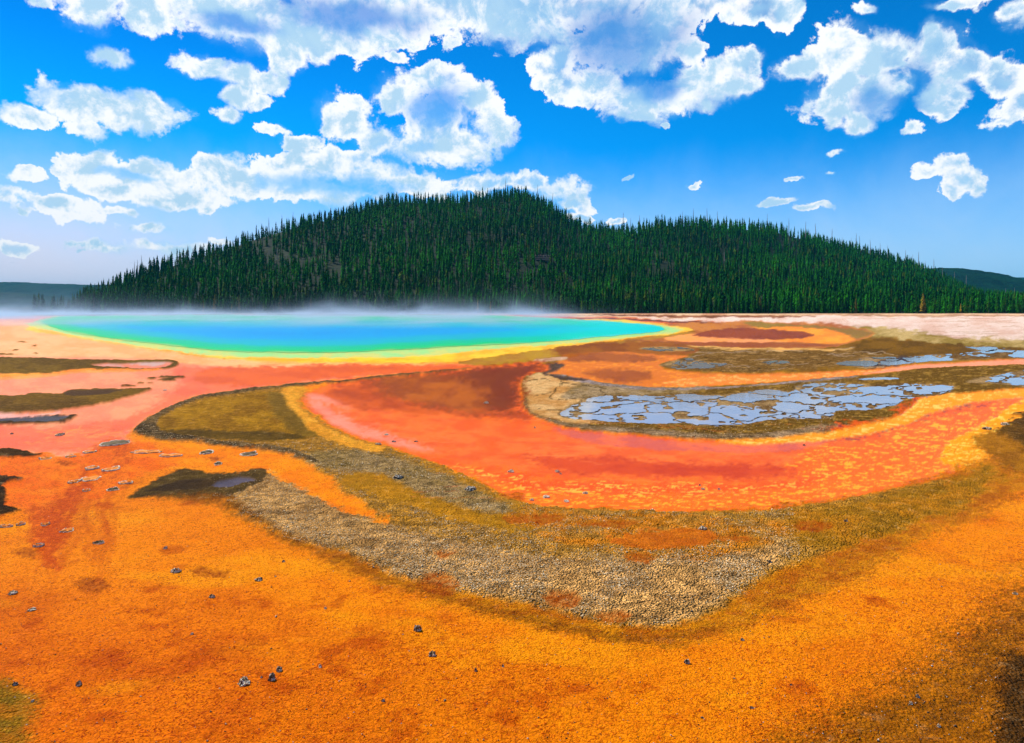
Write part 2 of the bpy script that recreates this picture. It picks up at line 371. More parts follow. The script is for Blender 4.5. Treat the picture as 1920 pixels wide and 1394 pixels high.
zone([(1500,850),(1640,820),(1780,775),(1900,750),(1960,760),(1900,800),(1860,830),(1760,870),(1600,905),(1500,915)], (244,100,6), (255,170,30), 20, None, .1, None, 20, 1, True)
zone([(700,850),(820,868),(960,898),(1100,912),(1300,918),(1500,908),(1650,880),(1780,830),(1860,800),(1860,850),(1700,905),(1560,936),(1400,952),(1250,954),(1100,948),(1000,940),(930,915),(850,880)],
     (248,104,6), (255,168,34), 16, None, None, None, 14, 1, True)
zone([(860,872),(1000,895),(1200,905),(1400,902),(1560,882),(1500,905),(1350,920),(1150,922),(980,910)], (240,84,4), (255,176,60), 18, None, None, None, 22, 1, True)
# pale amber rim of the channel
zone([(1350,826),(1440,823),(1540,812),(1620,798),(1690,776),(1740,745),(1830,736),(1960,728),(1960,742),(1840,752),(1760,770),(1690,798),(1600,818),(1500,829),(1400,832)], (255,150,30), (255,196,96), 6, 0.3, 0.1, -.006, 6, 1, True)
zone([(1760,850),(1830,800),(1900,760),(1960,750),(1960,778),(1890,800),(1862,850),(1800,878)], (255,150,16), (255,196,80), 10, 0.3, 0.2, -.006, 16, 1, True)
# lens shaped island and the long sweep of sinter gravel
zone([(560,1030),(760,1110),(1000,1175),(1240,1215),(1400,1180),(1600,1090),(1760,1000),(1960,900),(1960,800),(1890,800),(1860,850),(1600,930),(1250,960),(1000,950),(700,1000),(430,950)], (206,122,8), (180,92,6), 34, 0, 0.25, None, 16)
zone(C1, (172,120,40), (206,140,36), 14, 0.0, 0.9, .03, 7, 1, True)
zone([(640,900),(720,880),(820,880),(900,920),(1000,965),(1150,990),(1100,1010),(950,1000),(820,970),(700,930)], (168,112,12), (190,124,14), 20, None, 0.5, None, 18)
zone([(580,850),(700,850),(800,880),(900,930),(960,960),(900,960),(780,925),(700,890),(600,880)], (172,138,86), (150,118,60), 14, None, 1.0, None, 12)
zone([(480,880),(540,895),(640,950),(740,990),(900,1030),(1100,1050),(1300,1040),(1450,1010),(1480,1040),(1400,1090),(1330,1150),(1240,1176),(1120,1160),(900,1116),(760,1080),(640,1036),(520,996),(455,964),(430,930)],
     (218,162,90), (172,124,66), 24, None, 1.0, .035, 14)
zone([(960,960),(1100,962),(1250,975),(1400,975),(1480,1000),(1400,1040),(1250,1050),(1080,1030),(980,1000)], (180,122,40), (205,120,14), 18, None, 0.8, None, 24)
zone([(1480,970),(1600,945),(1760,910),(1850,870),(1880,900),(1780,960),(1650,1010),(1560,1030),(1480,1010)], (158,106,14), (186,116,12), 20, None, 0.6, None, 24)
zone([(1150,1010),(1300,990),(1360,1010),(1300,1030),(1180,1030)], (205,105,14), (190,90,8), 10, None, 0.3, None, 20)
# olive heart of the lens
zone([(292,800),(325,772),(400,748),(480,738),(528,742),(545,772),(580,815),(560,828),(450,826),(340,816)], (176,122,10), (138,92,6), 9, None, 0.6, .02, 8)
zone([(300,806),(400,808),(560,812),(580,822),(480,828),(340,818)], (100,70,8), (84,60,8), 7, None, 0.5, None, 6)
zone([(500,742),(535,742),(550,770),(600,820),(560,815),(520,785)], (112,80,10), (130,92,14), 9, None, 0.4, None, 6)
zone([(532,730),(572,726),(562,750),(574,775),(608,802),(660,824),(720,842),(700,850),(640,836),(590,812),(556,780),(542,752)], (238,160,44), (222,140,30), 6, None, 0.5, None, 5)
zone([(252,808),(282,782),(330,757),(400,738),(480,728),(560,720),(650,712),(760,700),(870,690),(870,692),(760,703),(650,716),(562,725),(480,734),(400,745),(336,764),(296,788),(300,806),(340,818),(450,832),(540,842),(600,868),(560,862),(500,848),(420,838),(300,826)],
     (128,98,56), (84,66,40), 3, 0, 1.0, .05, 4)
# orange pocket below the lens
zone([(248,826),(300,830),(420,838),(520,850),(585,882),(640,918),(700,962),(730,980),(660,965),(590,935),(530,900),(480,884),(400,878),(330,872),(270,850)], (255,142,8), (246,120,6), 15, 0.0, 0.15, -.004, 18)
# red wash draining away at the left
zone([(238,826),(200,850),(190,880),(130,905),(100,940),(95,1000),(110,1060),(60,1040),(50,960),(90,890),(150,860),(180,830)], (214,84,6), (246,112,6), 22, 0.0, 0, -.004, 20, 1, True)
zone([(-300,838),(60,846),(110,860),(150,850),(250,826),(330,850),(330,870),(240,900),(200,930),(-60,960),(-300,980)], (255,124,8), (244,100,6), 12, 0.0, 0.0, -.004, 14)
zone([(200,830),(222,860),(190,890),(140,910),(100,940),(70,1010),(90,1060),(120,1010),(130,950),(170,915),(230,880),(240,840)], (206,76,6), (236,104,6), 16, 0.0, 0, -.004, 20, 1, True)
# brown crust islets on the left
zone([(-300,671),(60,671),(150,674),(250,675),(322,675),(336,683),(314,692),(260,693),(190,694),(120,698),(60,703),(-300,716)], (124,90,14), (100,70,10), 3, 0.0, 0.6, .04, 3)
zone([(-300,703),(60,702),(120,697),(190,693),(300,693),(260,696),(150,700),(60,708),(-300,722)], (252,156,50), (246,130,30), 3, None, 0.0, None, 4)
zone([(175,685),(240,681),(300,679),(324,682),(300,690),(240,690)], (200,160,150), (224,120,84), 4, 0.9, 0.3, -.03, 4)
zone([(-300,745),(20,741),(50,738),(115,737),(130,731),(190,729),(270,728),(284,731),(240,744),(180,759),(110,769),(40,774),(-300,792)], (122,86,12), (98,66,8), 3, 0.0, 0.55, .04, 3)
zone([(120,735),(180,731),(230,733),(180,742),(130,742)], (78,48,8), (80,50,8), 3, None, 0.1, .02, 3)
zone([(-300,787),(60,778),(110,777),(146,778),(120,790),(86,793),(-300,806)], (74,52,24), (60,44,24), 3, 0.0, 0.6, .03, 3)
zone([(-300,790),(40,781),(90,779),(130,779),(110,787),(80,790)], (66,60,64), (60,52,56), 2, 1.0, 0.1, -.03, 2)
zone([(-300,768),(40,776),(110,770),(100,775),(20,782),(-300,796)], (236,166,150), (230,150,130), 3, 1.0, 0, -.03, 3)
for (x, y, w_, h_) in ((285,709,11,1.4),(322,707,26,2.2),(314,712,16,2),(262,717,9,1.2),(282,718,7,1),(240,723,14,1.5),(40,641,8,1),(62,648,4,1),(30,656,6,1),(64,662,5,1),(8,664,22,1.2)):
    zone([(x-w_,y),(x-w_*.5,y-h_),(x+w_*.5,y-h_),(x+w_,y),(x+w_*.5,y+h_),(x-w_*.5,y+h_)], (112,80,20), (84,60,14), 3, 0.0, 0.6, .02, 3)
zone([(-200,837),(20,842),(60,849),(80,852),(30,858),(-200,858)], (80,52,12), (60,40,12), 4, 0, 0.8, .03, 5)
zone([(-200,890),(15,896),(40,901),(10,910),(6,922),(16,935),(12,948),(34,955),(20,965),(-200,985)], (76,50,22), (50,34,20), 4, 0, 0.9, .04, 8)
# dark wet patch
zone([(242,934),(270,914),(300,897),(340,881),(372,880),(400,888),(450,886),(494,880),(490,900),(450,925),(400,938),(320,934)], (92,68,26), (72,50,22), 5, 0.0, 0.6, .012, 7)
zone([(268,924),(320,905),(380,897),(400,905),(390,916),(330,920)], (56,36,10), (70,46,12), 5, 0.0, 0.1, .0, 5)
zone([(400,908),(420,899),(462,894),(474,900),(440,910),(410,914)], (86,74,84), (70,60,70), 4, 1.0, 0.1, -.03, 4)
zone([(300,936),(420,930),(520,990),(640,1045),(800,1110),(1000,1155),(1200,1195),(1340,1180),(1300,1190),(1180,1205),(1000,1172),(780,1110),(600,1040),(480,985),(400,948)], (150,86,2), (140,74,0), 22, None, None, None, 8, .8)
# dark orange scrapes and holes in the mat
for (x, y, w_, h_) in ((48,1036,20,10),(172,1096,34,14),(395,1075,36,9),(1466,947,18,8),(1198,1049,30,12),(1052,1128,40,16),(822,1096,34,20),(830,1044,16,5),(1150,1160,34,10),(1000,975,60,10),
                       (1380,1012,36,8),(120,870,18,4),(400,860,14,4),(1140,985,60,7),(960,930,26,10),(1520,990,40,10)):
    zone([(x-w_,y),(x-w_*.6,y-h_*.8),(x+w_*.1,y-h_),(x+w_*.8,y-h_*.7),(x+w_,y+h_*.1),(x+w_*.5,y+h_),(x-w_*.5,y+h_*.8)], (184,88,8), (156,66,4), 9, 0, 0.1, -.004, 9, .75)
# right hand dark mats
zone([(1960,772),(1895,786),(1870,808),(1890,850),(1920,880),(2300,900),(2300,760)], (116,76,16), (84,56,20), 10, 0, 0.8, .03, 16)
zone([(1866,806),(1830,822),(1850,850),(1940,900),(1960,860),(1900,830)], (180,112,10), (150,90,8), 12, 0, 0.4, .0, 12)
zone([(2400,1000),(1960,1080),(1840,1150),(1720,1240),(1640,1300),(1540,1350),(1440,1420),(1300,1600),(3000,1600)], (172,96,4), (128,70,4), 110, None, 0.35, None, 20)
zone([(1880,1280),(1860,1420),(1800,1600),(2400,1600),(2400,1200),(1930,1220)], (84,50,10), (60,36,10), 26, 0.4, 0.8, .0, 10)
zone([(-500,1230),(20,1280),(50,1394),(60,1600),(-500,1600)], (140,100,14), (170,100,8), 34, None, 0.4, None, 10)
# cracked silica pools: outlines of the whole water sheets, the cracks are cut out of the sheets themselves
PU = [smooth_poly(p) for p in (
    [(1048,780),(1085,757),(1110,745),(1180,741),(1240,742),(1290,738),(1350,742),(1405,734),(1440,730),(1480,736),(1500,722),(1560,718),(1640,722),(1700,720),(1778,722),(1790,730),(1760,742),(1700,750),(1680,762),(1640,768),(1570,772),
     (1560,786),(1480,786),(1430,790),(1380,798),(1320,800),(1280,794),(1240,796),(1180,794),(1120,790)],
    [(1566,683),(1620,672),(1700,668),(1780,664),(1840,658),(1880,656),(1960,662),(1960,672),(1880,672),(1780,676),(1700,682),(1620,688)],
    [(1812,716),(1870,704),(1960,690),(1960,724),(1880,722)],
    [(1234,684),(1290,672),(1330,680),(1366,682),(1340,690),(1270,692)],
    [(1806,650),(1850,650),(1900,656),(1860,660),(1830,658)],
    [(1428,680),(1460,676),(1480,680),(1450,686)],
    [(1590,712),(1640,708),(1700,710),(1650,714)],
    [(1200,652),(1280,652),(1300,658),(1230,658)])]
for p in PU:
    Z.append((p, lin((190,150,96)), lin((120,84,40)), 3, 0.0, 0.9, -.014, 3, 1.0, False))
zone([(1630,688),(1660,672),(1700,668),(1700,682)], (60,50,60), (60,50,60), 8, None, 0.3, None, 5)

ALB = 0.93
ST = []
sr = random.Random(5)
for i in range(26):
    x, y = sr.uniform(95, 240), sr.uniform(860, 960)
    pl = [(x, y)]
    for k in range(7):
        x += sr.uniform(-16, 6); y += sr.uniform(8, 26); pl.append((x, y))
    ST.append((smooth_poly(pl, 3, False), sr.uniform(5, 12), lin((200, 74, 2)), .32))
for i in range(16):
    x, y = sr.uniform(20, 200), sr.uniform(806, 850)
    pl = [(x, y)]
    for k in range(6):
        x += sr.uniform(2, 26); y -= sr.uniform(-3, 6); pl.append((x, y))
    ST.append((smooth_poly(pl, 3, False), sr.uniform(2, 5), lin(sr.choice([(255,150,60), (206,84,20)])), .5))
for pl in ([(1062,703),(1052,718),(1046,730),(1020,741),(1000,744)],[(1052,720),(1090,724),(1124,730),(1160,733)],[(1046,731),(1030,748),(1058,752)],[(1058,752),(1100,748),(1124,751)],
           [(992,716),(1020,712),(1032,716)],[(1124,730),(1140,742),(1128,752),(1160,750)],[(1010,768),(1060,772),(1100,765)],[(1300,822),(1330,806),(1420,800)],[(1560,786),(1590,800)],[(1600,778),(1622,790)]):
    ST.append((smooth_poly(pl, 4, False), 2.4, lin((80, 56, 18)), .9))
for i in range(46):
    x, y = sr.uniform(1260, 1640), sr.uniform(656, 696)
    pl = [(x, y)]
    for k in range(3):
        x += sr.uniform(6, 24); y += sr.uniform(-4, 4); pl.append((x, y))
    ST.append((smooth_poly(pl, 3, False), 2.2, lin(sr.choice([(70,48,18), (190,160,130)])), .7))
for i in range(34):
    x, y = sr.uniform(1250, 1900), sr.uniform(590, 642)
    if y > 600 and x < 1640: continue
    pl = [(x, y)]
    for k in range(3):
        x += sr.uniform(10, 50); y += sr.uniform(-1, 1); pl.append((x, y))
    ST.append((smooth_poly(pl, 3, False), 1.8, lin((176, 130, 104)), .6))
for i in range(40):
    u = sr.random(); x = 1040 + u * 860; y = 668 + sr.uniform(-3, 3) - 30 * abs(u - .5) * 0
    x, y = sr.uniform(640, 1500), sr.uniform(785, 940)
    pl = [(x, y)]
    for k in range(3):
        x += sr.uniform(14, 50); y += sr.uniform(-2, 4); pl.append((x, y))
    ST.append((smooth_poly(pl, 3, False), 3, lin(sr.choice([(255,140,70), (212,72,20)])), .3))
def ground_field(X, Y):
    """colour, (grain, wet, mat) and height of the flat at world points"""
    n = len(X)
    Ys = np.maximum(Y, 0.8)
    px = 960 + F * X / Ys; py = HOR + HC * F / Ys
    lr = np.log(np.maximum(np.hypot(X, Y), .3)); ph = np.arctan2(X, Y)
    # wander of the outlines: same character at every distance
    w1 = fbm(px / 60, py * YS / 60, 4, 3) - .5; w2 = fbm(px / 60 + 40, py * YS / 60, 4, 7) - .5
    w3 = fbm(px / 12, py * YS / 12, 3, 21) - .5; w4 = fbm(px / 12 + 9, py * YS / 12, 3, 25) - .5
    hn = fbm(px / 7, py * YS / 7, 4, 33, .65) - .5
    m = sstep(.3, .7, fbm(px / 46, py * 4.2 / 46, 5, 40, .6))
    mf = sstep(.52, .68, fbm(px / 15, py * YS * 2.0 / 10, 5, 44, .7))
    col = np.empty((n, 3), dtype=np.float32)
    mm = sstep(.35, .75, fbm(X * .9, Y * .9, 5, 50, .6))[:, None]
    leftred = (sstep(900, 200, px) * sstep(1000, 1250, py))[:, None]
    base = lin((250,132,4)); red = lin((206,84,2)); ora = lin((240,112,2))
    col[:] = base * (1 - leftred) + ora * leftred
    mw = mm * (.34 + .5 * leftred)
    col[:] = col * (1 - mw) + red * mw
    m3 = (sstep(.56, .74, fbm(X * 2.3 + 9, Y * 2.3, 5, 57, .65)) * .6)[:, None]
    col[:] = col * (1 - m3) + lin((186,66,0)) * m3
    m4 = (sstep(.52, .75, fbm(X * .45 + 3, Y * .9, 4, 59, .6)) * .7)[:, None]
    col[:] = col * (1 - m4) + lin((255,150,8)) * m4
    wet = np.zeros(n, dtype=np.float32); grain = np.zeros(n, dtype=np.float32) + .08
    h = np.zeros(n, dtype=np.float32)
    far = Y > 283
    for (P, c, c2, bl, w_, g_, h_, wp, op, fi) in Z:
        mar = bl + wp * 2.5 + 4
        x0, y0 = P.min(0); x1, y1 = P.max(0)
        idx = np.nonzero((px > x0 - mar) & (px < x1 + mar) & (py > y0 - mar / YS) & (py < y1 + mar / YS))[0]
        if not len(idx): continue
        qx = px[idx] + wp * (w1[idx] * 2.6 + w3[idx] * 1.8); qy = py[idx] + wp / YS * (w2[idx] * 2.6 + w4[idx] * 1.8)
        a = sstep(-bl, bl, sdf(P, qx, qy)).astype(np.float32) * op
        a = np.clip(a + hn[idx] * 7.0 * a * (1 - a), 0, 1)
        mi = mf[idx] if fi else np.clip(m[idx] + hn[idx] * .9, 0, 1)
        cc = c + (c2 - c) * mi[:, None]
        col[idx] += (cc - col[idx]) * a[:, None]
        if w_ is not None: wet[idx] += (w_ - wet[idx]) * a
        if g_ is not None: grain[idx] += (g_ - grain[idx]) * a
        if h_ is not None: h[idx] += (h_ - h[idx]) * a
    for (P, wd, c, op) in ST:
        x0, y0 = P.min(0) - wd * 3 - 4; x1, y1 = P.max(0) + wd * 3 + 4
        idx = np.nonzero((px > x0) & (px < x1) & (py > y0) & (py < y1))[0]
        if not len(idx): continue
        d = lined(P, px[idx] + 22 * w1[idx] + 10 * w3[idx] + 8 * hn[idx], py[idx] + 3 * w4[idx])
        a = op * sstep(wd, wd * .2, d)
        col[idx] += (c - col[idx]) * a[:, None]
    # forest floor and far country
    fa = sstep(281, 291, Y + (fbm(X / 14, Y / 14, 3, 61) - .5) * 8).astype(np.float32)
    bk = (Y < 1.2)
    fl = lin((60,52,30))
    col += (fl - col) * fa[:, None]
    grain = grain * (1 - fa) + .6 * fa
    rough_h = (fbm(X * 6, Y * 6, 4, 70, .6) - .5)
    fine = sstep(120, 15, Y)
    z = h * (1 - fa) + rough_h * (.012 + .05 * grain) * (1 - .75 * np.clip(wet, 0, 1)) * (.35 + .65 * fine)
    z -= .03 * sstep(200, 280, Y) * 0
    col = col * (1 - .22 * np.clip(wet, 0, 1))[:, None]
    return col * ALB, grain, np.clip(wet, 0, 1), z.astype(np.float32), fa

# grid: even in view angle ahead, coarse elsewhere, reaching the horizon
tt = np.arange(-.86, .8601, 1.25 / 667)
a_front = np.arctan(tt)
a_side = np.linspace(a_front[-1], 2 * math.pi + a_front[0], 90)[1:-1]
A = np.concatenate([a_front, a_side]); nA = len(A)
yo = np.concatenate([np.arange(1000, 434, -2.2), np.arange(434, 60, -1.05), np.arange(60, 16, -.55), np.arange(16, 4, -.4)])
rr_ = np.concatenate([[0.15, .5, 1, 1.6, 2.0], HC * 667 / yo, HC * 667 / 4 * 1.22 ** np.arange(1, 16)])
nR = len(rr_)
RR, AA = np.meshgrid(rr_, A, indexing='ij')
GX = (RR * np.sin(AA)).ravel(); GY = (RR * np.cos(AA)).ravel()
gcol, ggrain, gwet, gz_, gfa = ground_field(GX, GY)
ii = np.arange(nR - 1)[:, None] * nA; jj = np.arange(nA)[None, :]; j2 = (np.arange(nA) + 1)[None, :] % nA
quads = np.stack([ii + jj, ii + j2, ii + nA + j2, ii + nA + jj], -1).reshape(-1, 4)

gm, nt, out = new_mat('mat_and_sinter_ground')
col = nt.attr('Col'); msk = nt.sep(nt.attr('Msk'))
P = nt.pos()
grain, wetm, matm = msk[0], msk[1], msk[2]
nf = nt.noise(P, 25, 5, .64, 1.8)          # filaments of the bacterial mat
nfc = nt.noise(P, 17, 3, .6, .5)
nm = nt.noise(P, 3.2, 5, .62, .4)
nl = nt.noise(P, .6, 4, .6, .3)
gv = nt.voro(P, 34)
gv2 = nt.voro(P, 90)
gn = nt.noise(P, 24, 4, .7)
gd = nt.noise(P, 4.5, 7, .78, .4)
dk = nt.mix(nt.math('MULTIPLY', nt.ramp(nf, .50, .60), nt.ramp(nl, .3, .7, .6, 1.0)), nt.mix(1.0, col, (1.10, 1.22, 1.0), 'MULTIPLY'), nt.mix(1.0, col, (.38, .12, .02), 'MULTIPLY'))
dk = nt.mix(nt.math('MULTIPLY', nt.ramp(nm, .5, .72), .42), dk, nt.mix(1.0, dk, (.80, .60, .5), 'MULTIPLY'))
dk = nt.mix(nt.math('MULTIPLY', nt.ramp(nfc, .56, .72), .3), dk, nt.mix(1.0, dk, (1.15, 1.5, 1.3), 'MULTIPLY'))
sp = nt.math('ADD', nt.math('MULTIPLY', nt.ramp(gv, .12, .5, 1.8, .38), .55), nt.math('MULTIPLY', nt.ramp(gn, .35, .65, .35, 1.65), .5))
dry = nt.scale(col, nt.math('MULTIPLY', sp, nt.ramp(gd, .38, .62, .6, 1.6)))
dry = nt.mix(nt.math('MULTIPLY', nt.ramp(gd, .56, .64), .3), dry, (.60, .42, .20))
dry = nt.mix(nt.math('MULTIPLY', nt.ramp(gv2, .25, .1), .5), dry, (.62, .46, .26))
base = nt.mix(grain, dk, dry)
wetc = nt.mix(nt.math('MULTIPLY', nt.ramp(nl, .45, .7), .25), col, nt.mix(1.0, col, (.85, .7, .7), 'MULTIPLY'))
wetc = nt.mix(nt.math('MULTIPLY', nt.ramp(nm, .5, .75), .18), wetc, nt.mix(1.0, wetc, (.8, .6, .6), 'MULTIPLY'))
base = nt.mix(nt.math('MULTIPLY', wetm, .85), base, wetc)
hh = nt.math('ADD', nt.math('MULTIPLY', nf, nt.math('SUBTRACT', 1.25, grain)), nt.math('ADD', nt.math('MULTIPLY', gv, nt.math('MULTIPLY', grain, -1.6)), nt.math('MULTIPLY', nfc, .8)))
bs = nt.math('SUBTRACT', 1.0, nt.math('MULTIPLY', wetm, .8))
nrm = nt.bump(hh, bs, .05)
principled(nt, out, base, nt.ramp(grain, 0, 1, .5, .85, False), .015, nrm)

ground = mesh_np('ground', np.stack([GX, GY, gz_], 1), quads, gm, smooth=True)
set_attr(ground, 'Col', gcol)
set_attr(ground, 'Msk', np.stack([ggrain, gwet, gfa], 1))
tag(ground, kind='structure')

# ------------------------------------------------------------------ shallow water films over the runoff channels
def film_material(name, rough, bscale, bdist, tint=(1, 1, 1), strength=1.0, k=.5):
    m, nt, out = new_mat(name)
    P = nt.pos()
    h1 = nt.noise(nt.vmath('MULTIPLY', P, (1, 1.6, 1)), bscale, 3, .55, .3)
    nr = nt.bump(h1, strength, bdist)
    tr = nt.n.new('ShaderNodeBsdfTransparent'); tr.inputs[0].default_value = (*tint, 1)
    gl = nt.n.new('ShaderNodeBsdfGlossy'); gl.inputs['Roughness'].default_value = rough
    nt.l.new(nr, gl.inputs['Normal'])
    fr = nt.n.new('ShaderNodeFresnel'); fr.inputs['IOR'].default_value = 1.33
    nt.l.new(nr, fr.inputs['Normal'])
    mx = nt.n.new('ShaderNodeMixShader')
    nt.l.new(nt.math('MULTIPLY', fr.outputs[0], k), mx.inputs[0]); nt.l.new(tr.outputs[0], mx.inputs[1]); nt.l.new(gl.outputs[0], mx.inputs[2])
    nt.l.new(mx.outputs[0], out.inputs['Surface'])
    return m
film = film_material('thin_stream_water', .08, 7, .006, k=.12)
film_far = film_material('rippled_stream_water', .25, 4, .03, k=.06)
fz = -0.012
def film_from(name, poly_list, mat, z, grow=14):
    px = 960 + F * GX / np.maximum(GY, .8); py = HOR + HC * F / np.maximum(GY, .8)
    sel = np.zeros(len(GX), dtype=bool)
    ok = (GY > 3) & (gwet > .12) & (GY < 283)
    for P in poly_list:
        x0, y0 = P.min(0) - 30; x1, y1 = P.max(0) + 30
        idx = np.nonzero(ok & (px > x0) & (px < x1) & (py > y0) & (py < y1))[0]
        sel[idx] |= sdf(P, px[idx], py[idx]) > -grow
    fq = quads[sel[quads].all(1)]
    used, inv = np.unique(fq, return_inverse=True)
    V = np.stack([GX[used], GY[used], np.full(len(used), z)], 1)
    o = mesh_np(name, V, inv.reshape(-1, 4), mat, smooth=True)
    tag(o, kind='structure'); return o
sC2 = smooth_poly(C2)
film_from('stream', [sC2], film, fz)
LEFT = smooth_poly([(-900,584),(60,590),(90,604),(180,640),(330,662),(500,680),(700,684),(900,682),(905,690),(700,704),(560,720),(480,728),(400,738),(330,757),(282,782),(250,806),(238,824),(300,840),(330,870),(250,880),(200,905),(110,1060),(40,1040),(-900,900)])
film_from('stream', [LEFT], film_far, fz)
film_from('stream', [smooth_poly(S3)], film_far, fz)
film_from('stream', [smooth_poly([(1000,592),(1400,592),(1660,610),(1650,645),(1560,660),(1300,662),(1060,668),(880,684),(900,660),(1180,630),(1290,618)])], film_far, fz)
film_from('puddle', [smooth_poly([(400,908),(420,899),(462,894),(474,900),(440,910),(410,914)])], film, fz, 6)

# cracked silica pools: fine sheets with the cracks left open
pudm, nt, out = new_mat('silica_pool_water')
P = nt.pos()
c = nt.mix(nt.ramp(nt.noise(P, .8, 5, .65, .6), .45, .68), (.25, .235, .245), (.32, .27, .24))
principled(nt, out, c, .06, .28, nt.bump(nt.noise(P, 5, 3, .5), .5, .004))
def puddle_sheet(P, seed):
    x0, y0 = P.min(0); x1, y1 = P.max(0)
    # sheet built on the flat in even steps of view angle
    xs = np.arange(x0 - 4, x1 + 4, 1.5); ys = np.arange(y0 - 2, y1 + 2, .45)
    PX, PY = np.meshgrid(xs, ys, indexing='xy'); s = PX.shape
    px = PX.ravel(); py = PY.ravel()
    Y = HC * F / (py - HOR); X = (px - 960) / F * Y
    # cells: seeds jittered over the ground, longer in depth than in width
    lx, ly = px / 105.0, py * 1.0 / 19.0
    lx = lx + (fbm(px / 60, py / 16, 4, seed + 5, .6) - .5) * 1.3; ly = ly + (fbm(px / 50 + 7, py / 14, 4, seed + 9, .6) - .5) * 1.1
    d1 = np.full(len(px), 9.); d2 = np.full(len(px), 9.)
    ix = np.floor(lx).astype(int); iy = np.floor(ly).astype(int)
    for a in (-1, 0, 1):
        for b in (-1, 0, 1):
            cx = ix + a; cy = iy + b
            r1 = VAL[PERM[(cx + PERM[(cy + seed * 17) & 4095]) & 4095]]; r2 = VAL[PERM[(cx + 77 + PERM[(cy + seed * 31) & 4095]) & 4095]]
            d = np.hypot(cx + .1 + .8 * r1 - lx, cy + .1 + .8 * r2 - ly)
            n1 = np.minimum(d1, d); d2 = np.minimum(np.maximum(d1, d), d2); d1 = n1
    crack = (d2 - d1) > .035 + .12 * (fbm(px / 10, py / 3.5, 3, seed + 2) - .35)
    wob = (fbm(px / 22, py * YS / 22, 4, seed + 1) - .5) * 16
    inside = (sdf(P, px, py) + wob) > 0
    reef = fbm(px / 40, py / 9, 4, seed + 13) < .63
    ok = crack & inside & reef
    idx = np.arange(len(px)).reshape(s)
    q = np.stack([idx[:-1, :-1], idx[1:, :-1], idx[1:, 1:], idx[:-1, 1:]], -1).reshape(-1, 4)
    q = q[ok[q].all(1)]
    used, inv = np.unique(q, return_inverse=True)
    V = np.stack([X[used], Y[used], np.full(len(used), .006)], 1)
    return V, inv.reshape(-1, 4)
for k, P in enumerate(PU):
    V, q = puddle_sheet(P, k + 3)
    if len(q): tag(mesh_np('puddle', V, q, pudm, smooth=True), kind='structure')

# ------------------------------------------------------------------ hot spring pool
pm, nt, out = new_mat('hot_spring_water')
colp = nt.attr('Col'); P = nt.pos()
rip = nt.noise(nt.vmath('MULTIPLY', P, (1, 1, 1)), 1.6, 4, .6, .2)
big = nt.noise(nt.vmath('MULTIPLY', P, (1, .5, 1)), .05, 3, .6, .2)
cp = nt.mix(nt.math('MULTIPLY', nt.ramp(big, .35, .7), .25), colp, nt.mix(1.0, colp, (.7, .8, .95), 'MULTIPLY'))
principled(nt, out, cp, .4, .03, nt.bump(rip, .5, .12))
pp = smooth_poly(POOL)
xs = np.arange(60, 1262, 1.6); ys = np.concatenate([np.arange(588.2, 600, .3), np.arange(600, 664, .6)])
PX, PY = np.meshgrid(xs, ys); s = PX.shape; px = PX.ravel(); py = PY.ravel()
wob = (fbm(px / 26, py * YS / 26, 4, 91) - .5) * 7 * (.15 + .85 * sstep(592, 606, py))
sd = sdf(pp, px, py) + wob
Yp = HC * F / (py - HOR); Xp = (px - 960) / F * Yp
idx = np.arange(len(px)).reshape(s)
q = np.stack([idx[:-1, :-1], idx[1:, :-1], idx[1:, 1:], idx[:-1, 1:]], -1).reshape(-1, 4)
q = q[(sd > 0)[q].all(1)]
used, inv = np.unique(q, return_inverse=True)
# colour follows the depth of water: distance from the rim on the ground
deep = sdf(pp, px[used], py[used]) + (fbm(px[used] / 40, py[used] / 9, 4, 95) - .5) * 14
farrim = sstep(612, 596, py[used])
def L3(c): return lin(c)[None, :]
stops = [(0, (150,214,110)), (8, (20,214,120)), (24, (0,206,150)), (44, (0,190,206)), (75, (0,170,234)), (120, (0,148,238)), (200, (0,134,236))]
cc = np.repeat(L3(stops[0][1]), len(used), 0)
for (s0, c0), (s1, c1) in zip(stops, stops[1:]):
    t = sstep(s0, s1, deep)[:, None]; cc = cc * (1 - t) + L3(c1) * t
# the right hand lobe is shallow turquoise
t = sstep(900, 1180, px[used] + (fbm(px[used] / 60, py[used] / 12, 3, 97) - .5) * 120)[:, None]
cc = cc * (1 - t * .8) + L3((0,226,226)) * t * .8
pool = mesh_np('hot_spring_pool', np.stack([Xp[used], Yp[used], np.full(len(used), -.004)], 1), inv.reshape(-1, 4), pm, smooth=True)
set_attr(pool, 'Col', (cc * .60).astype(np.float32))
tag(pool, kind='structure')

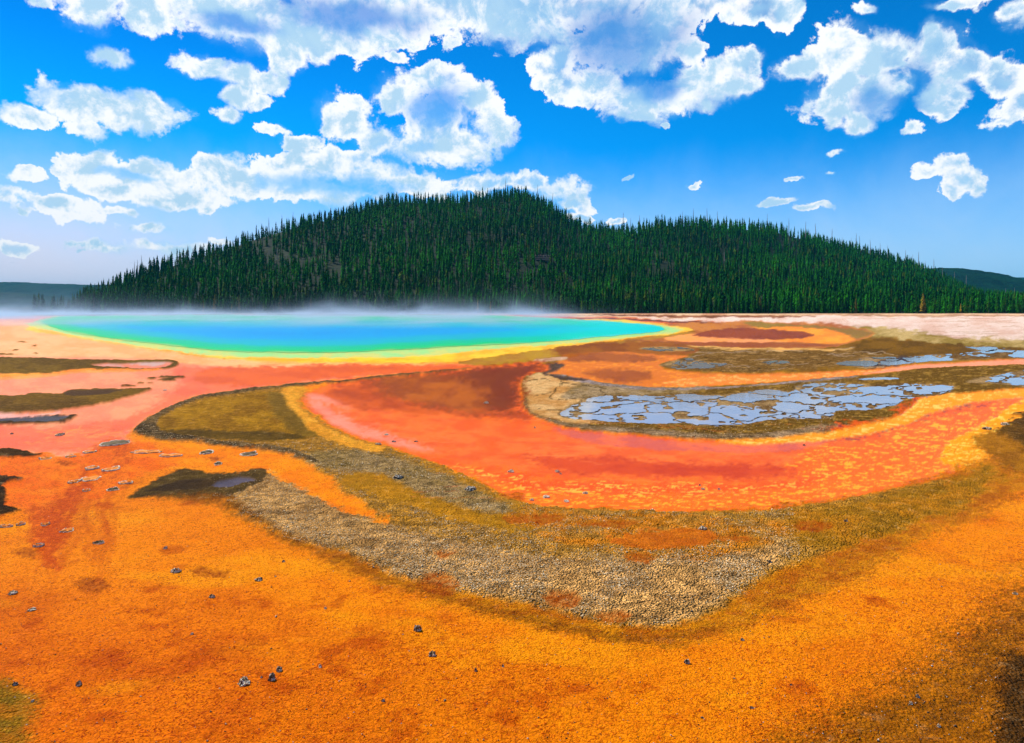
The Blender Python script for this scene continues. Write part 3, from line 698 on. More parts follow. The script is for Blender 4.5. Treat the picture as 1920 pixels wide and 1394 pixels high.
# ------------------------------------------------------------------ hills
SIL = np.array([(-400,573),(-100,573),(60,578),(140,576),(200,553),(260,522),(340,494),(420,470),(500,443),(560,425),(640,408),(700,388),(740,380),(800,381),(860,380),(920,374),(980,368),(1020,386),(1060,413),(1090,429),
                (1130,436),(1190,440),(1230,424),(1300,425),(1370,429),(1440,433),(1500,448),(1560,463),(1640,482),(1700,499),(1760,525),(1830,560),(1900,568),(2100,573),(2600,573)], dtype=float)
SPX = SIL[:, 0]; SEL = np.maximum(HOR - SIL[:, 1], 0)
def ridge_depth(px):
    return np.interp(px, [-400, 200, 500, 740, 980, 1100, 1230, 1440, 1700, 2000, 2600], [420, 430, 520, 600, 640, 600, 600, 620, 640, 660, 660])
def hill_h(x, y):
    x = np.asarray(x, float); y = np.asarray(y, float)
    px = 960 + F * x / y
    Yr = ridge_depth(px) ; S = np.interp(px, SPX, SEL)
    S = (S + np.interp(px - 8, SPX, SEL) + np.interp(px + 8, SPX, SEL)) / 3
    H = S / F * Yr + HC * (S > 1)
    Y0 = 305
    u = (y - Y0) / (Yr - Y0)
    up = np.clip(u, 0, 1)
    g = up ** 1.12 * (1 + .22 * (fbm(x / 90, y / 70, 4, 120) - .5) * np.sin(np.pi * up))
    dn = np.maximum(u - 1, 0)
    g = np.where(u > 1, 1 - .1 * dn - dn ** 2 * .45, g)
    return np.maximum(H * g, -1.0)
ts = np.linspace(-.95, 1.15, 330); Ysr = np.concatenate([np.linspace(300, 700, 110), np.linspace(710, 1300, 30)])
T, YY = np.meshgrid(ts, Ysr); HX = T * YY
HZ = hill_h(HX.ravel(), YY.ravel()).reshape(HX.shape) + (fbm(HX / 6, YY / 6, 3, 130) - .5) * 1.0
HZ[0] = -1.0
idx = np.arange(HX.size).reshape(HX.shape)
q = np.stack([idx[:-1, :-1], idx[:-1, 1:], idx[1:, 1:], idx[1:, :-1]], -1).reshape(-1, 4)
hm, nt, out = new_mat('forest_floor')
P = nt.pos()
c = nt.mix(nt.ramp(nt.noise(P, .16, 5, .6), .42, .62), (.002, .008, .002), (.012, .02, .006))
c = nt.mix(nt.ramp(nt.noise(P, .045, 6, .7, .5), .66, .72), c, (.12, .11, .08))
principled(nt, out, c, .95, .1, nt.bump(nt.noise(P, .8, 5, .6), .8, .6))
hill = mesh_np('hill', np.stack([HX.ravel(), YY.ravel(), HZ.ravel()], 1), q, hm, smooth=True)
tag(hill, kind='structure')

fm, nt, out = new_mat('far_forest')
P = nt.pos()
c = nt.mix(nt.ramp(nt.noise(P, .03, 6, .7), .35, .65), (.001, .012, .006), (.004, .03, .010))
principled(nt, out, c, .95, .05, nt.bump(nt.noise(P, .10, 5, .7), 1.0, 8))
def far_ridge(pts, Yd, depth, amp, seed):
    pts = np.array(pts, float)
    tx = np.linspace(pts[0, 0], pts[-1, 0], 420)
    S = (HOR - np.interp(tx, pts[:, 0], pts[:, 1])) / F * Yd + HC
    rows = []
    vs = np.linspace(0, 1, 26)
    for v in vs:
        y = Yd - depth + v * 2 * depth
        prof = math.sin(math.pi * v / 1.0) if v != .5 else 1
        x = (tx - 960) / F * Yd
        z = S * prof * (1 + .15 * (fbm(x / 260, np.full_like(x, y / 260), 4, seed) - .5) * (1 - abs(2 * v - 1) * 0)) + (fbm(x / 9, np.full_like(x, y / 9), 2, seed + 3) - .5) * amp * (v > .05) - 2
        rows.append(np.stack([x, np.full_like(x, y), z], 1))
    V = np.concatenate(rows); n = len(tx); idx = np.arange(len(V)).reshape(len(vs), n)
    q = np.stack([idx[:-1, :-1], idx[:-1, 1:], idx[1:, 1:], idx[1:, :-1]], -1).reshape(-1, 4)
    o = mesh_np('far_hill', V, q, fm, smooth=True); tag(o, kind='structure'); return o
far_ridge([(-900,560),(-500,530),(-200,524),(0,527),(60,530),(120,533),(190,534),(300,545),(420,565)], 2400, 500, 9, 140)
far_ridge([(-900,552),(-200,545),(0,547),(60,552),(120,560),(200,570)], 1500, 300, 6, 150)
far_ridge([(1560,560),(1640,520),(1720,503),(1770,501),(1820,507),(1850,515),(1900,534),(1960,556),(2000,566)], 1300, 240, 6, 160)
far_ridge([(1600,560),(1720,540),(1820,520),(1860,519),(1900,522),(1960,526),(2100,534),(2400,530),(2700,560)], 2400, 500, 9, 170)

# ------------------------------------------------------------------ trees
def foliage_mat(name, a, b, c=None):
    m, nt, out = new_mat(name)
    P = nt.pos()
    v = nt.voro(P, .22, 'F1', 'Color'); vx = nt.sep(v)
    base = nt.mix(vx[0], a, b)
    base = nt.mix(nt.math('MULTIPLY', nt.ramp(nt.noise(P, 1.6, 3, .6), .4, .7), .5), base, tuple(min(1, x * 1.9) for x in b))
    big = nt.noise(P, .016, 4, .6)  # broad sunlit patches painted into the needle colour, others darkened
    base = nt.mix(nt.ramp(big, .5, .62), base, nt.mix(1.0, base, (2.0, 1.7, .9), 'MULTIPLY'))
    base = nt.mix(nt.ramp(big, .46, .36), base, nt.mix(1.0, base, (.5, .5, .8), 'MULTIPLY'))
    if c is not None: base = nt.mix(nt.ramp(vx[1], .88, .94), base, c)
    principled(nt, out, base, .9, .02)
    return m
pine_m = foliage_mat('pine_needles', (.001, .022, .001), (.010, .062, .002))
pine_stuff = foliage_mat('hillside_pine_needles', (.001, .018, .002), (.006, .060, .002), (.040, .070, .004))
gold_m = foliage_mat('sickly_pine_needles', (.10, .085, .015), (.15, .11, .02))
bark, nt, out = new_mat('pine_bark')
principled(nt, out, nt.mix(nt.noise(nt.pos(), 3, 4, .6), (.05, .035, .025), (.16, .13, .10)), .9, .1)
snag_m, nt, out = new_mat('dead_wood')
principled(nt, out, nt.mix(nt.noise(nt.pos(), 3, 4, .6), (.10, .085, .075), (.42, .37, .32)), .9, .1)

def crown_np(rs, h, w, tiers, spikes, base=0.12):
    """conifer crown: drooping star shaped skirts of branches, unit = metres"""
    V = []; T = []
    for t in range(tiers):
        u = t / (tiers - 1)
        z = h * (base + (1 - base) * u * .97)
        r = w * ((1 - u) ** .8 * .94 + .05) * rs.uniform(.7, 1.2) * (0.62 + .38 * min(1, u * 6 + .25))
        top = z + h * (1 - base) / tiers * rs.uniform(1.2, 1.9)
        n = spikes if u < .8 else max(3, spikes - 2)
        c = len(V); ox, oy = rs.uniform(-.06, .06) * w, rs.uniform(-.06, .06) * w
        V.append((ox, oy, min(top, h)))
        a0 = rs.uniform(0, 6.28)
        for k in range(2 * n):
            a = a0 + math.pi * k / n + rs.uniform(-.12, .12)
            q = r * (rs.uniform(.75, 1.25) if k % 2 == 0 else rs.uniform(.28, .5))
            dz = -rs.uniform(.05, .3) * r if k % 2 == 0 else rs.uniform(0, .25) * r
            V.append((ox + q * math.cos(a), oy + q * math.sin(a), z + dz))
        for k in range(2 * n):
            if rs.rand() < .06: continue
            T.append((c, c + 1 + k, c + 1 + (k + 1) % (2 * n)))
    V.append((0, 0, h * 1.03)); c = len(V) - 1
    for k in range(3):
        a = 2.1 * k; V.append((.05 * w * math.cos(a), .05 * w * math.sin(a), h * .9))
    for k in range(3): T.append((c, c + 1 + k, c + 1 + (k + 1) % 3))
    return np.array(V), np.array(T)
def tube_np(path, radii, n=6):
    V = []; Fq = []
    for i, (p, r) in enumerate(zip(path, radii)):
        p = Vector(p)
        d = (Vector(path[min(i + 1, len(path) - 1)]) - Vector(path[max(i - 1, 0)])).normalized()
        a = d.orthogonal().normalized(); b = d.cross(a)
        for k in range(n):
            t = 2 * math.pi * k / n; V.append(tuple(p + (a * math.cos(t) + b * math.sin(t)) * r))
    for i in range(len(path) - 1):
        for k in range(n):
            Fq.append((i * n + k, i * n + (k + 1) % n, (i + 1) * n + (k + 1) % n, (i + 1) * n + k))
    return V, Fq
def mesh_data(name, V, Fs, mat):
    me = bpy.data.meshes.new(name); me.from_pydata([tuple(map(float, v)) for v in V], [], [tuple(map(int, f)) for f in Fs]); me.update()
    me.materials.append(mat); return me

def crown_detailed(rs, h, w, base):
    V = []; T = []
    nb = 150
    for i in range(nb):
        u = (i + rs.rand()) / nb
        u = u ** .92
        z = h * (base + (1 - base) * u)
        L = w * ((1 - u) ** .75 * .95 + .06) * rs.uniform(.55, 1.2) * (.6 + .4 * min(1, u * 5 + .2))
        a = rs.uniform(0, 6.283); ca, sa = math.cos(a), math.sin(a)
        dr = rs.uniform(.1, .45) * L
        wd = L * rs.uniform(.22, .4)
        p0 = (0, 0, z + .12 * L); p1 = (ca * L, sa * L, z - dr)
        m1 = (ca * L * .55 - sa * wd, sa * L * .55 + ca * wd, z - dr * .7)
        m2 = (ca * L * .55 + sa * wd, sa * L * .55 - ca * wd, z - dr * .7)
        m3 = (ca * L * .5, sa * L * .5, z + .10 * L)
        c = len(V); V += [p0, m1, p1, m2, m3]
        T += [(c, c + 1, c + 4), (c + 1, c + 2, c + 4), (c + 2, c + 3, c + 4), (c + 3, c, c + 4)]
    V.append((0, 0, h * 1.03)); c = len(V) - 1
    for k in range(4):
        V.append((.07 * w * math.cos(1.57 * k), .07 * w * math.sin(1.57 * k), h * .88))
    for k in range(4): T.append((c, c + 1 + k, c + 1 + (k + 1) % 4))
    return V, T
variants = []
for i in range(9):
    rs = np.random.RandomState(200 + i)
    h = 9.0; w = rs.uniform(1.05, 1.7); b = rs.uniform(.04, .2)
    V, T = crown_detailed(rs, h, w, b)
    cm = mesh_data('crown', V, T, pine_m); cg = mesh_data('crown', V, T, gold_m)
    V, T = tube_np([(0, 0, -.3), (.03, 0, 3), (0, .03, 6), (0, 0, 8.2)], [.16, .13, .08, .03], 6)
    tm = mesh_data('trunk', V, T, bark)
    variants.append((cm, cg, tm))
def link_tree(x, y, z, s, k, label, group, gold=False, name='pine_tree'):
    r = bpy.data.objects.new(name, None); C.objects.link(r)
    r.location = (x, y, z); r.scale = (s * random.uniform(.9, 1.1),) * 2 + (s,); r.rotation_euler = (0, 0, random.uniform(0, 6.28))
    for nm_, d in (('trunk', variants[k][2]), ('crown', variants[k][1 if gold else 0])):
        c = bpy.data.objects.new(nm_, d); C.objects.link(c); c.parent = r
    tag(r, label, 'tree', group); return r
random.seed(7)
# candidate positions: jittered scatter over flat and slope
rs = np.random.RandomState(31)
pts = []
def scatter(y0, y1, sp, t0=-.80, t1=.86):
    y = y0
    while y < y1:
        x = t0 * y
        while x < t1 * y:
            pts.append((x + rs.uniform(-.5, .5) * sp, y + rs.uniform(-.5, .5) * sp))
            x += sp
        y += sp * .95
scatter(289, 320, 3.1); scatter(320, 420, 4.0); scatter(420, 690, 4.3)
pts = np.array(pts)
ppx = 960 + F * pts[:, 0] / pts[:, 1]
keep = np.ones(len(pts), bool)
# forest edge: left end runs out into the flat, beyond the ridge nothing is seen
keep &= pts[:, 1] < ridge_depth(ppx) + 16
keep &= ~((ppx < 190) & (pts[:, 1] < 300 + (190 - ppx) * .2))
keep &= ~((ppx < 60))
keep &= ~((ppx < 150) & (rs.rand(len(pts)) < .75))
keep &= pts[:, 1] > 289 + (fbm(pts[:, 0] / 12, pts[:, 1] / 12, 3, 180) - .3) * 8
gap = fbm(pts[:, 0] / 26, pts[:, 1] / 26, 4, 190)
keep &= (gap < .70) | (pts[:, 1] < 330)
hz = hill_h(pts[:, 0], pts[:, 1])
ppy = HOR - (hz - HC) / pts[:, 1] * F
def clear(cx, cy, rx, ry, p=1.0):
    global keep
    keep &= ~((((ppx - cx) / rx) ** 2 + ((ppy - cy) / ry) ** 2 < 1) & (rs.rand(len(pts)) < p))
clear(1018, 496, 15, 14); clear(600, 478, 10, 18, .5); clear(1245, 508, 22, 18, .8); clear(700, 478, 8, 22, .7)
clear(1360, 486, 8, 22, .7); clear(1480, 455, 26, 12, .8); clear(1440, 490, 8, 18, .7); clear(520, 505, 8, 10, .7); clear(1325, 512, 8, 14, .7)
clear(900, 400, 12, 12, .6); clear(880, 465, 10, 14, .7)
pts = pts[keep]; hz = hz[keep]; ppx = ppx[keep]
order = np.argsort(pts[:, 1])
size = rs.uniform(.42, 1.12, len(pts)) * (.9 + .25 * fbm(pts[:, 0] / 30, pts[:, 1] / 30, 3, 199)) * (1 + .10 * sstep(330, 600, pts[:, 1]))
near_i = [i for i in order if 60 < ppx[i] < 1960][:285]
rest = np.setdiff1d(order, near_i)
for i in near_i:
    left = ppx[i] < 960
    g = random.random() < .07
    x, y = pts[i]
    lab = ('yellow green pine at the forest edge behind the hot spring' if left else 'yellow green pine at the forest edge behind the pale flat') if g else \
          ('dark green pine in the front row of the forest behind the blue hot spring' if left else 'dark green pine in the front row of the forest behind the pale sinter flat')
    link_tree(x, y, max(hz[i], 0), size[i] * .9, random.randrange(9), lab, ('yellowing ' if g else '') + ('pines behind the hot spring' if left else 'pines behind the sinter flat'), g)
# named single trees
def lone(px, Y, h, label, k=0):
    x = (px - 960) / F * Y; link_tree(x, Y, 0, h / 9, k, label, None)
lone(176, 272, 10.5, 'tall dark pine standing alone left of the hill foot in the steam', 3)
lone(128, 280, 6.5, 'small dark pine low in the steam far left of the hill', 5)
lone(90, 284, 5.0, 'leftmost short dark pine at the edge of the flat', 6)

# the rest of the hillside forest: one mass of thousands of trees
protos = [crown_np(np.random.RandomState(300 + i), 10.0, np.random.RandomState(400 + i).uniform(1.15, 1.75), 9, 5, .06) for i in range(14)]
VV = []; TT = []; off = 0
for j, i in enumerate(rest):
    V, T = protos[j % 14]
    s = size[i] ; a = rs.uniform(0, 6.28); ca, sa = math.cos(a), math.sin(a)
    wv = s * rs.uniform(.85, 1.15)
    P_ = np.empty_like(V)
    P_[:, 0] = (V[:, 0] * ca - V[:, 1] * sa) * wv + pts[i, 0]; P_[:, 1] = (V[:, 0] * sa + V[:, 1] * ca) * wv + pts[i, 1]; P_[:, 2] = V[:, 2] * s + hz[i] - .3
    VV.append(P_); TT.append(T + off); off += len(V)
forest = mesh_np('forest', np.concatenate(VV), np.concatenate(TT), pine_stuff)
tag(forest, 'mass of dark green conifers covering the hill', 'forest', kind='stuff')
print('TREES', len(rest), 'verts', off)

# bare dead trees on the skyline and slopes
snags = []
for i in range(5):
    r2 = np.random.RandomState(500 + i)
    path = [(0, 0, -.4), (.05, 0, 3), (.1 * r2.rand(), .05, 6.5), (.25 * r2.rand(), 0, 10.5)]
    tv, tf = tube_np(path, [.24, .2, .14, .05], 6)
    bv, bf = [], []
    for k in range(9):
        z = r2.uniform(3.5, 9.6); a = r2.uniform(0, 6.28); L = r2.uniform(.4, 1.3) * (1.1 - z / 12)
        v, f = tube_np([(0.1, 0, z), (math.cos(a) * L, math.sin(a) * L, z + r2.uniform(-.3, .4))], [.06, .02], 4)
        bf += [tuple(q + len(bv) for q in ff) for ff in f]; bv += v
    snags.append((mesh_data('trunk', tv, tf, snag_m), mesh_data('branches', bv, bf, snag_m)))
def snag(px, dY, s, label, group, tilt=0.0, Yabs=None):
    Y = Yabs if Yabs else float(ridge_depth(px)) + dY
    x = (px - 960) / F * Y; z = max(float(hill_h(x, Y)), 0)
    r = bpy.data.objects.new('dead_tree', None); C.objects.link(r)
    r.location = (x, Y, z); r.scale = (s, s, s); r.rotation_euler = (random.uniform(-.05, .05), tilt, random.uniform(0, 6.28))
    k = random.randrange(5)
    for nm_, d in (('trunk', snags[k][0]), ('branches', snags[k][1])):
        c = bpy.data.objects.new(nm_, d); C.objects.link(c); c.parent = r
    tag(r, label, 'dead tree', group)
for px in (252, 258, 266, 280, 340, 352, 505, 530, 548):
    snag(px, -3, random.uniform(.9, 1.5), 'bare dead tree on the left skyline of the hill', 'dead trees on the left skyline')
for px in (876, 905, 948, 1008, 1035, 1130, 1168, 1182, 1200):
    snag(px, -3, random.uniform(1.2, 1.9), 'bare dead tree on the skyline around the hill summit and saddle', 'dead trees on the summit skyline')
for px in (1280, 1300, 1326, 1345, 1387, 1438, 1479, 1510, 1518, 1530, 1560, 1580, 1596, 1604, 1612, 1632, 1650, 1664, 1698, 1704, 1710, 1722, 1734, 1752, 1768, 1790, 1812, 1886, 1902):
    snag(px, -3, random.uniform(1.0, 1.8), 'bare dead tree on the right skyline of the hill', 'dead trees on the right skyline')
for px, dY in ((598, -150), (604, -160), (612, -140), (700, -170), (706, -120), (1240, -150), (1250, -130), (1255, -160), (1358, -150), (1364, -190), (1440, -120), (1446, -180), (1478, -60), (520, -90), (1325, -220), (1015, -240), (1290, -200), (880, -200), (800, -150), (1060, -180)):
    snag(px, dY, random.uniform(.6, .9), 'pale dead trunk among the pines on the slope', 'pale dead trunks on the slope', random.uniform(-.4, .4))

# ------------------------------------------------------------------ lookout with visitors on the slope
px_l = 1018.0
Yl = 400.0
for yy in np.arange(330, 640, 1.0):
    if HOR - (float(hill_h((px_l - 960) / F * yy, yy)) + 2.0 - HC) / yy * F <= 484: Yl = float(yy); break
Xl = (px_l - 960) / F * Yl; Zl = float(hill_h(Xl, Yl)) + 2.0
wood_m, nt, out = new_mat('weathered_deck_wood')
principled(nt, out, nt.mix(nt.noise(nt.vmath('MULTIPLY', nt.pos(), (1, 1, 12)), 2, 4, .6), (.16, .10, .08), (.34, .24, .20)), .85, .2)
def box_np(x0, x1, y0, y1, z0, z1):
    V = [(x, y, z) for x in (x0, x1) for y in (y0, y1) for z in (z0, z1)]
    return V, [(0,1,3,2),(4,6,7,5),(0,4,5,1),(2,3,7,6),(0,2,6,4),(1,5,7,3)]
def boxes(bs):
    V = []; Fq = []
    for b in bs:
        v, f = box_np(*b); Fq += [tuple(q + len(V) for q in ff) for ff in f]; V += v
    return V, Fq
def part(name, data, mat, parent, loc=None):
    o = bpy.data.objects.new(name, mesh_data(name, *data, mat)); C.objects.link(o); o.parent = parent
    if loc: o.location = loc
    return o
plat = bpy.data.objects.new('viewing_platform', None); C.objects.link(plat); plat.location = (Xl, Yl, Zl)
tag(plat, 'small wooden viewing platform with railing among the pines on the hillside', 'platform')
part('deck', boxes([(-5.2 + i * .26, -5.2 + i * .26 + .24, -1.6, 2.6, -.06, 0) for i in range(40)]), wood_m, plat)
part('skirt', boxes([(-5.2, 5.2, -1.70, -1.61, -.4, -.062), (-4.6, 4.8, -1.5, -1.4, -1.6, -.9)]), wood_m, plat)
part('railing', boxes([(-5.2, 5.2, -1.60, -1.52, 1.0, 1.08), (-5.2, 5.2, -1.58, -1.54, .5, .56)] + [(x, x + .1, -1.58, -1.50, .002, .998) for x in np.arange(-5.2, 5.2, 1.02)]), wood_m, plat)
for x in (-4.8, -1.6, 1.6, 4.8):
    part('post', boxes([(x, x + .22, -1.5, -1.28, -5.5, -.41)]), wood_m, plat)

def simple_mat(name, c, r=.8):
    m, nt, out = new_mat(name)
    principled(nt, out, nt.mix(nt.noise(nt.pos(), 9, 3, .6), tuple(x * .85 for x in c), c), r, .2); return m
skin_m = simple_mat('skin', (.45, .27, .19)); hair_m = simple_mat('hair', (.05, .03, .02))
def person(loc, rot, shirt, trousers, label, hscale=1.0, arm=0):
    r = bpy.data.objects.new('person', None); C.objects.link(r); r.location = loc; r.rotation_euler = (0, 0, rot); r.scale = (hscale,) * 3
    tag(r, label, 'person', None)
    # skeleton of one continuous body grown with the skin modifier
    J = [(0,0,.95,.13),(0,0,1.15,.13),(0,0,1.38,.14),(0,0,1.50,.055),(0,.0,1.57,.075),(0,-.01,1.66,.088),(0,0,1.72,.05),
         (.10,0,.88,.095),(.11,0,.50,.06),(.11,.02,.10,.042),(.12,-.13,.04,.035),
         (-.10,0,.88,.095),(-.11,0,.50,.06),(-.11,.02,.10,.042),(-.12,-.13,.04,.035),
         (.19,0,1.40,.06),(.25,.02 - .05 * arm,1.14,.045),(.22,-.10 - .2 * arm,.92 + .2 * arm,.033),(.21,-.15 - .22 * arm,.85 + .24 * arm,.03),
         (-.19,0,1.40,.06),(-.25,.02,1.14,.045),(-.24,-.06,.92,.033),(-.23,-.08,.84,.03)]
    E = [(0,1),(1,2),(2,3),(3,4),(4,5),(5,6),(0,7),(7,8),(8,9),(9,10),(0,11),(11,12),(12,13),(13,14),(2,15),(15,16),(16,17),(17,18),(2,19),(19,20),(20,21),(21,22)]
    def skin(name, js, es, grow, mat):
        me = bpy.data.meshes.new(name)
        ids = {j: i for i, j in enumerate(js)}
        me.from_pydata([J[j][:3] for j in js], [(ids[a], ids[b]) for a, b in es], [])
        o = bpy.data.objects.new(name, me); C.objects.link(o); o.parent = r
        o.modifiers.new('skin', 'SKIN')
        for i, j in enumerate(js):
            sv = me.skin_vertices[0].data[i]; sv.radius = (J[j][3] * grow, J[j][3] * grow * .85); sv.use_root = (i == 0)
        sb = o.modifiers.new('sub', 'SUBSURF'); sb.levels = sb.render_levels = 1
        me.materials.append(mat); return o
    skin('body', list(range(23)), E, 1.0, skin_m)
    skin('shirt', [1, 2, 15, 16, 19, 20], [(1,2),(2,15),(15,16),(2,19),(19,20)], 1.2, shirt)
    skin('trousers', [0, 7, 8, 9, 11, 12, 13], [(0,7),(7,8),(8,9),(0,11),(11,12),(12,13)], 1.2, trousers)
    V = []; Fq = []
    for i in range(5):
        for k in range(8):
            t = math.pi * .55 * i / 4; a = 2 * math.pi * k / 8
            V.append((.1 * math.sin(t) * math.cos(a), .015 + .1 * math.sin(t) * math.sin(a), 1.665 + .1 * math.cos(t)))
    for i in range(4):
        for k in range(8): Fq.append((i*8+k, i*8+(k+1)%8, (i+1)*8+(k+1)%8, (i+1)*8+k))
    part('hair', (V, Fq), hair_m, r)
    return r
ppl = [((.7,.03,.03), (.05,.05,.06), 'person in a red shirt and dark trousers at the left end of the platform railing'),
       ((.75,.1,.12), (.04,.05,.12), 'person in a light red shirt second from the left on the platform'),
       ((.05,.08,.25), (.05,.05,.06), 'person in a navy shirt on the left half of the platform'),
       ((.6,.6,.62), (.04,.05,.12), 'person in a white shirt and dark trousers left of the platform middle'),
       ((.08,.09,.1), (.05,.05,.06), 'person in black clothes in the middle of the platform'),
       ((.7,.68,.6), (.3,.26,.2), 'person in a cream shirt and tan trousers on the middle of the platform'),
       ((.06,.2,.5), (.04,.04,.05), 'person in a bright blue shirt right of the platform middle'),
       ((.07,.08,.1), (.2,.18,.16), 'person in a dark shirt and grey trousers on the right half of the platform'),
       ((.3,.3,.34), (.04,.05,.1), 'person in a grey shirt second from the right on the platform'),
       ((.1,.08,.2), (.04,.04,.05), 'person in a purple shirt at the right end of the platform railing')]
for i, (s_, t_, lab) in enumerate(ppl):
    person((Xl - 4.6 + i * 1.0 + random.uniform(-.15, .15), Yl - 1.1 + (i % 3) * .35, Zl), random.uniform(-.5, .5), simple_mat('shirt_cloth', s_), simple_mat('trouser_cloth', t_), lab, random.uniform(.93, 1.05), i % 2)

# ------------------------------------------------------------------ rocks and sinter knobs on the mats
def rock_mat(name, a, b, c):
    m, nt, out = new_mat(name)
    P = nt.coord('Object')
    n = nt.noise(P, 18, 5, .7, .5)
    col = nt.mix(nt.ramp(n, .40, .6), a, b)
    col = nt.mix(nt.ramp(nt.noise(P, 40, 3, .6), .50, .58), col, c)
    principled(nt, out, col, .8, .10, nt.bump(n, 1.0, .01)); return m
rock_m = rock_mat('pitted_grey_rock', (.06, .035, .015), (.30, .20, .10), (.72, .62, .46))
pale_m = rock_mat('pale_sinter', (.25, .15, .07), (.58, .46, .32), (.75, .66, .52))
darkr_m = rock_mat('dark_wet_rock', (.03, .018, .01), (.14, .09, .05), (.6, .55, .45))
def rock_mesh(seed, sx, sy, sz, mat, ring=False):
    import bmesh
    r2 = np.random.RandomState(seed)
    bm = bmesh.new(); bmesh.ops.create_icosphere(bm, subdivisions=4, radius=1)
    for v in bm.verts:
        c = v.co
        a = fbm(np.array([c.x * 1.7 + seed]), np.array([c.y * 1.7 + c.z * 2.1]), 4, seed % 50, .6)[0] - .5
        b = fbm(np.array([c.x * 5 + seed]), np.array([c.y * 5 - c.z * 4]), 3, seed % 50 + 5, .6)[0] - .5
        k = 1 + 1.1 * a + .5 * b
        v.co = Vector((c.x * k * sx, c.y * k * sy, c.z * k * sz))
    me = bpy.data.meshes.new('rock'); bm.to_mesh(me); bm.free(); me.materials.append(mat)
    return me
def gz_at(x, y):
    return float(ground_field(np.array([x]), np.array([y]))[3][0])
def rock(px, py, wpx, hpx, mat, label, name='rock', seed=None, cat='rock', group=None, rot=0.0):
    x, y = at(px, py + hpx * .35)
    s = wpx / F * y / 2 * .74
    me = rock_mesh(seed or int(px * 7 + py), s, s * random.uniform(.7, 1.0), max(s * .5, hpx / F * y * .55), mat)
    o = bpy.data.objects.new(name, me); C.objects.link(o); o.location = (x, y, gz_at(x, y) + s * .06); o.rotation_euler = (0, 0, rot)
    tag(o, label, cat, group); return o
rock(783,1177,18,17,rock_m,'dark pitted rock with pale streaks alone on the orange mat at lower centre')
rock(810,1224,17,14,rock_m,'brownish lumpy rock just below the dark pitted rock at lower centre')
rock(457,1276,30,14,rock_m,'broad flat dark rock left of the curved rock on the orange mat')
rock(510,1268,16,20,rock_m,'lower half of the curved pair of dark rocks on the orange mat')
rock(524,1254,16,12,rock_m,'pale topped upper half of the curved pair of rocks on the orange mat')
rock(1288,1239,14,13,darkr_m,'small round black rock with a white top on the orange mat at lower right')
rock(147,1281,14,12,rock_m,'small dark rock on the rough orange mat near the lower left corner')
rock(61,1313,7,6,pale_m,'tiny pale pebble below the small dark rock at lower left')
rock(28,1281,12,8,darkr_m,'dark green stained pebble at the left edge near the lower corner')
rock(60,1142,18,7,rock_m,'flat grey stone near the left edge of the orange mat')
rock(24,1111,20,6,rock_m,'low brown crust lump at the left edge above the flat grey stone')
rock(330,1068,22,12,rock_m,'oblong knobbly rock beside the dark orange scrape')
rock(397,1117,14,9,rock_m,'small brown knobbly rock below the dark orange scrape')
rock(485,1085,18,8,rock_m,'thin dark stone on the orange mat right of the scrape')
rock(532,1052,7,6,darkr_m,'tiny black pebble under the gravel band')
rock(310,1027,9,7,pale_m,'small tan pebble on the orange mat left of centre')
rock(600,1248,9,7,pale_m,'small orange tan lump right of the curved pair of rocks')
rock(892,1255,7,9,darkr_m,'small dark upright pebble at lower centre')
rock(943,1248,6,6,darkr_m,'tiny dark pebble right of the upright pebble')
rock(718,1313,9,6,darkr_m,'tiny dark stone low in the middle of the orange mat')
rock(610,1140,6,6,pale_m,'tiny pale pebble left of the dark pitted rock')
rock(360,1188,7,5,pale_m,'tiny yellow pebble in the rough orange mat at left')
rock(1392,1199,10,5,darkr_m,'small dark stone on brown mat above the round black rock')
rock(1410,1326,10,5,darkr_m,'small dark flake on orange mat near the lower edge at right')
rock(1483,1283,6,5,darkr_m,'tiny dark stone on the bright orange mat at right')
rock(1720,1304,11,8,darkr_m,'glossy dark stone in the brown mat at lower right')
rock(1708,1318,9,9,pale_m,'yellowish pebble beside the glossy dark stone at lower right')
rock(1760,1360,9,8,pale_m,'white topped pebble near the lower right corner')
rock(1904,1112,12,6,rock_m,'dark stone at the right edge of the frame')
rock(1443,1057,10,8,darkr_m,'small black rock at the right end of the sinter gravel')
rock(1586,980,9,6,darkr_m,'dark pebble on the olive mat at right')
rock(1318,993,18,9,rock_m,'grey crumbled rock on the gravel right of centre')
rock(881,919,28,7,darkr_m,'black flat broken crust slab on the buff gravel below the channel')
rock(747,897,22,4,darkr_m,'thin black crust flake left of the flat broken slab')
rock(1024,927,18,6,pale_m,'pale stone at the lower edge of the red channel, left of two others')
rock(1062,935,14,6,pale_m,'pale stone between two others at the lower edge of the red channel')
rock(1098,920,13,6,pale_m,'pale stone tilted up at right of three at the channel edge')
rock(997,933,10,5,pale_m,'small pale stone left of the channel edge stones')
rock(958,880,14,6,pale_m,'pale stone in the orange shallows of the channel')
rock(1045,880,12,6,pale_m,'larger of two pale stones together in the channel shallows')
rock(1051,885,6,4,pale_m,'smaller of two pale stones together in the channel shallows')
rock(1003,799,5,4,pale_m,'tiny grey stone in the pink water beside the buff island')
rock(1508,832,6,4,darkr_m,'tiny black and white stone by the amber rim of the channel')
rock(1318,913,9,5,pale_m,'pale pebble, left of a pair in the orange shallows at right')
rock(1348,913,7,5,pale_m,'pale pebble, right of a pair in the orange shallows at right')
rock(1312,906,5,4,darkr_m,'tiny black pebble above the pale pair in the shallows')
rock(724,812,11,4,pale_m,'low buff stone at the left shore of the channel')
rock(709,833,14,5,rock_m,'grey stone on the left shore of the channel')
rock(738,825,11,4,darkr_m,'dark stone on the left shore of the channel right of the grey one')
rock(780,825,9,3,darkr_m,'dark sliver in the shallows right of the left shore stones')
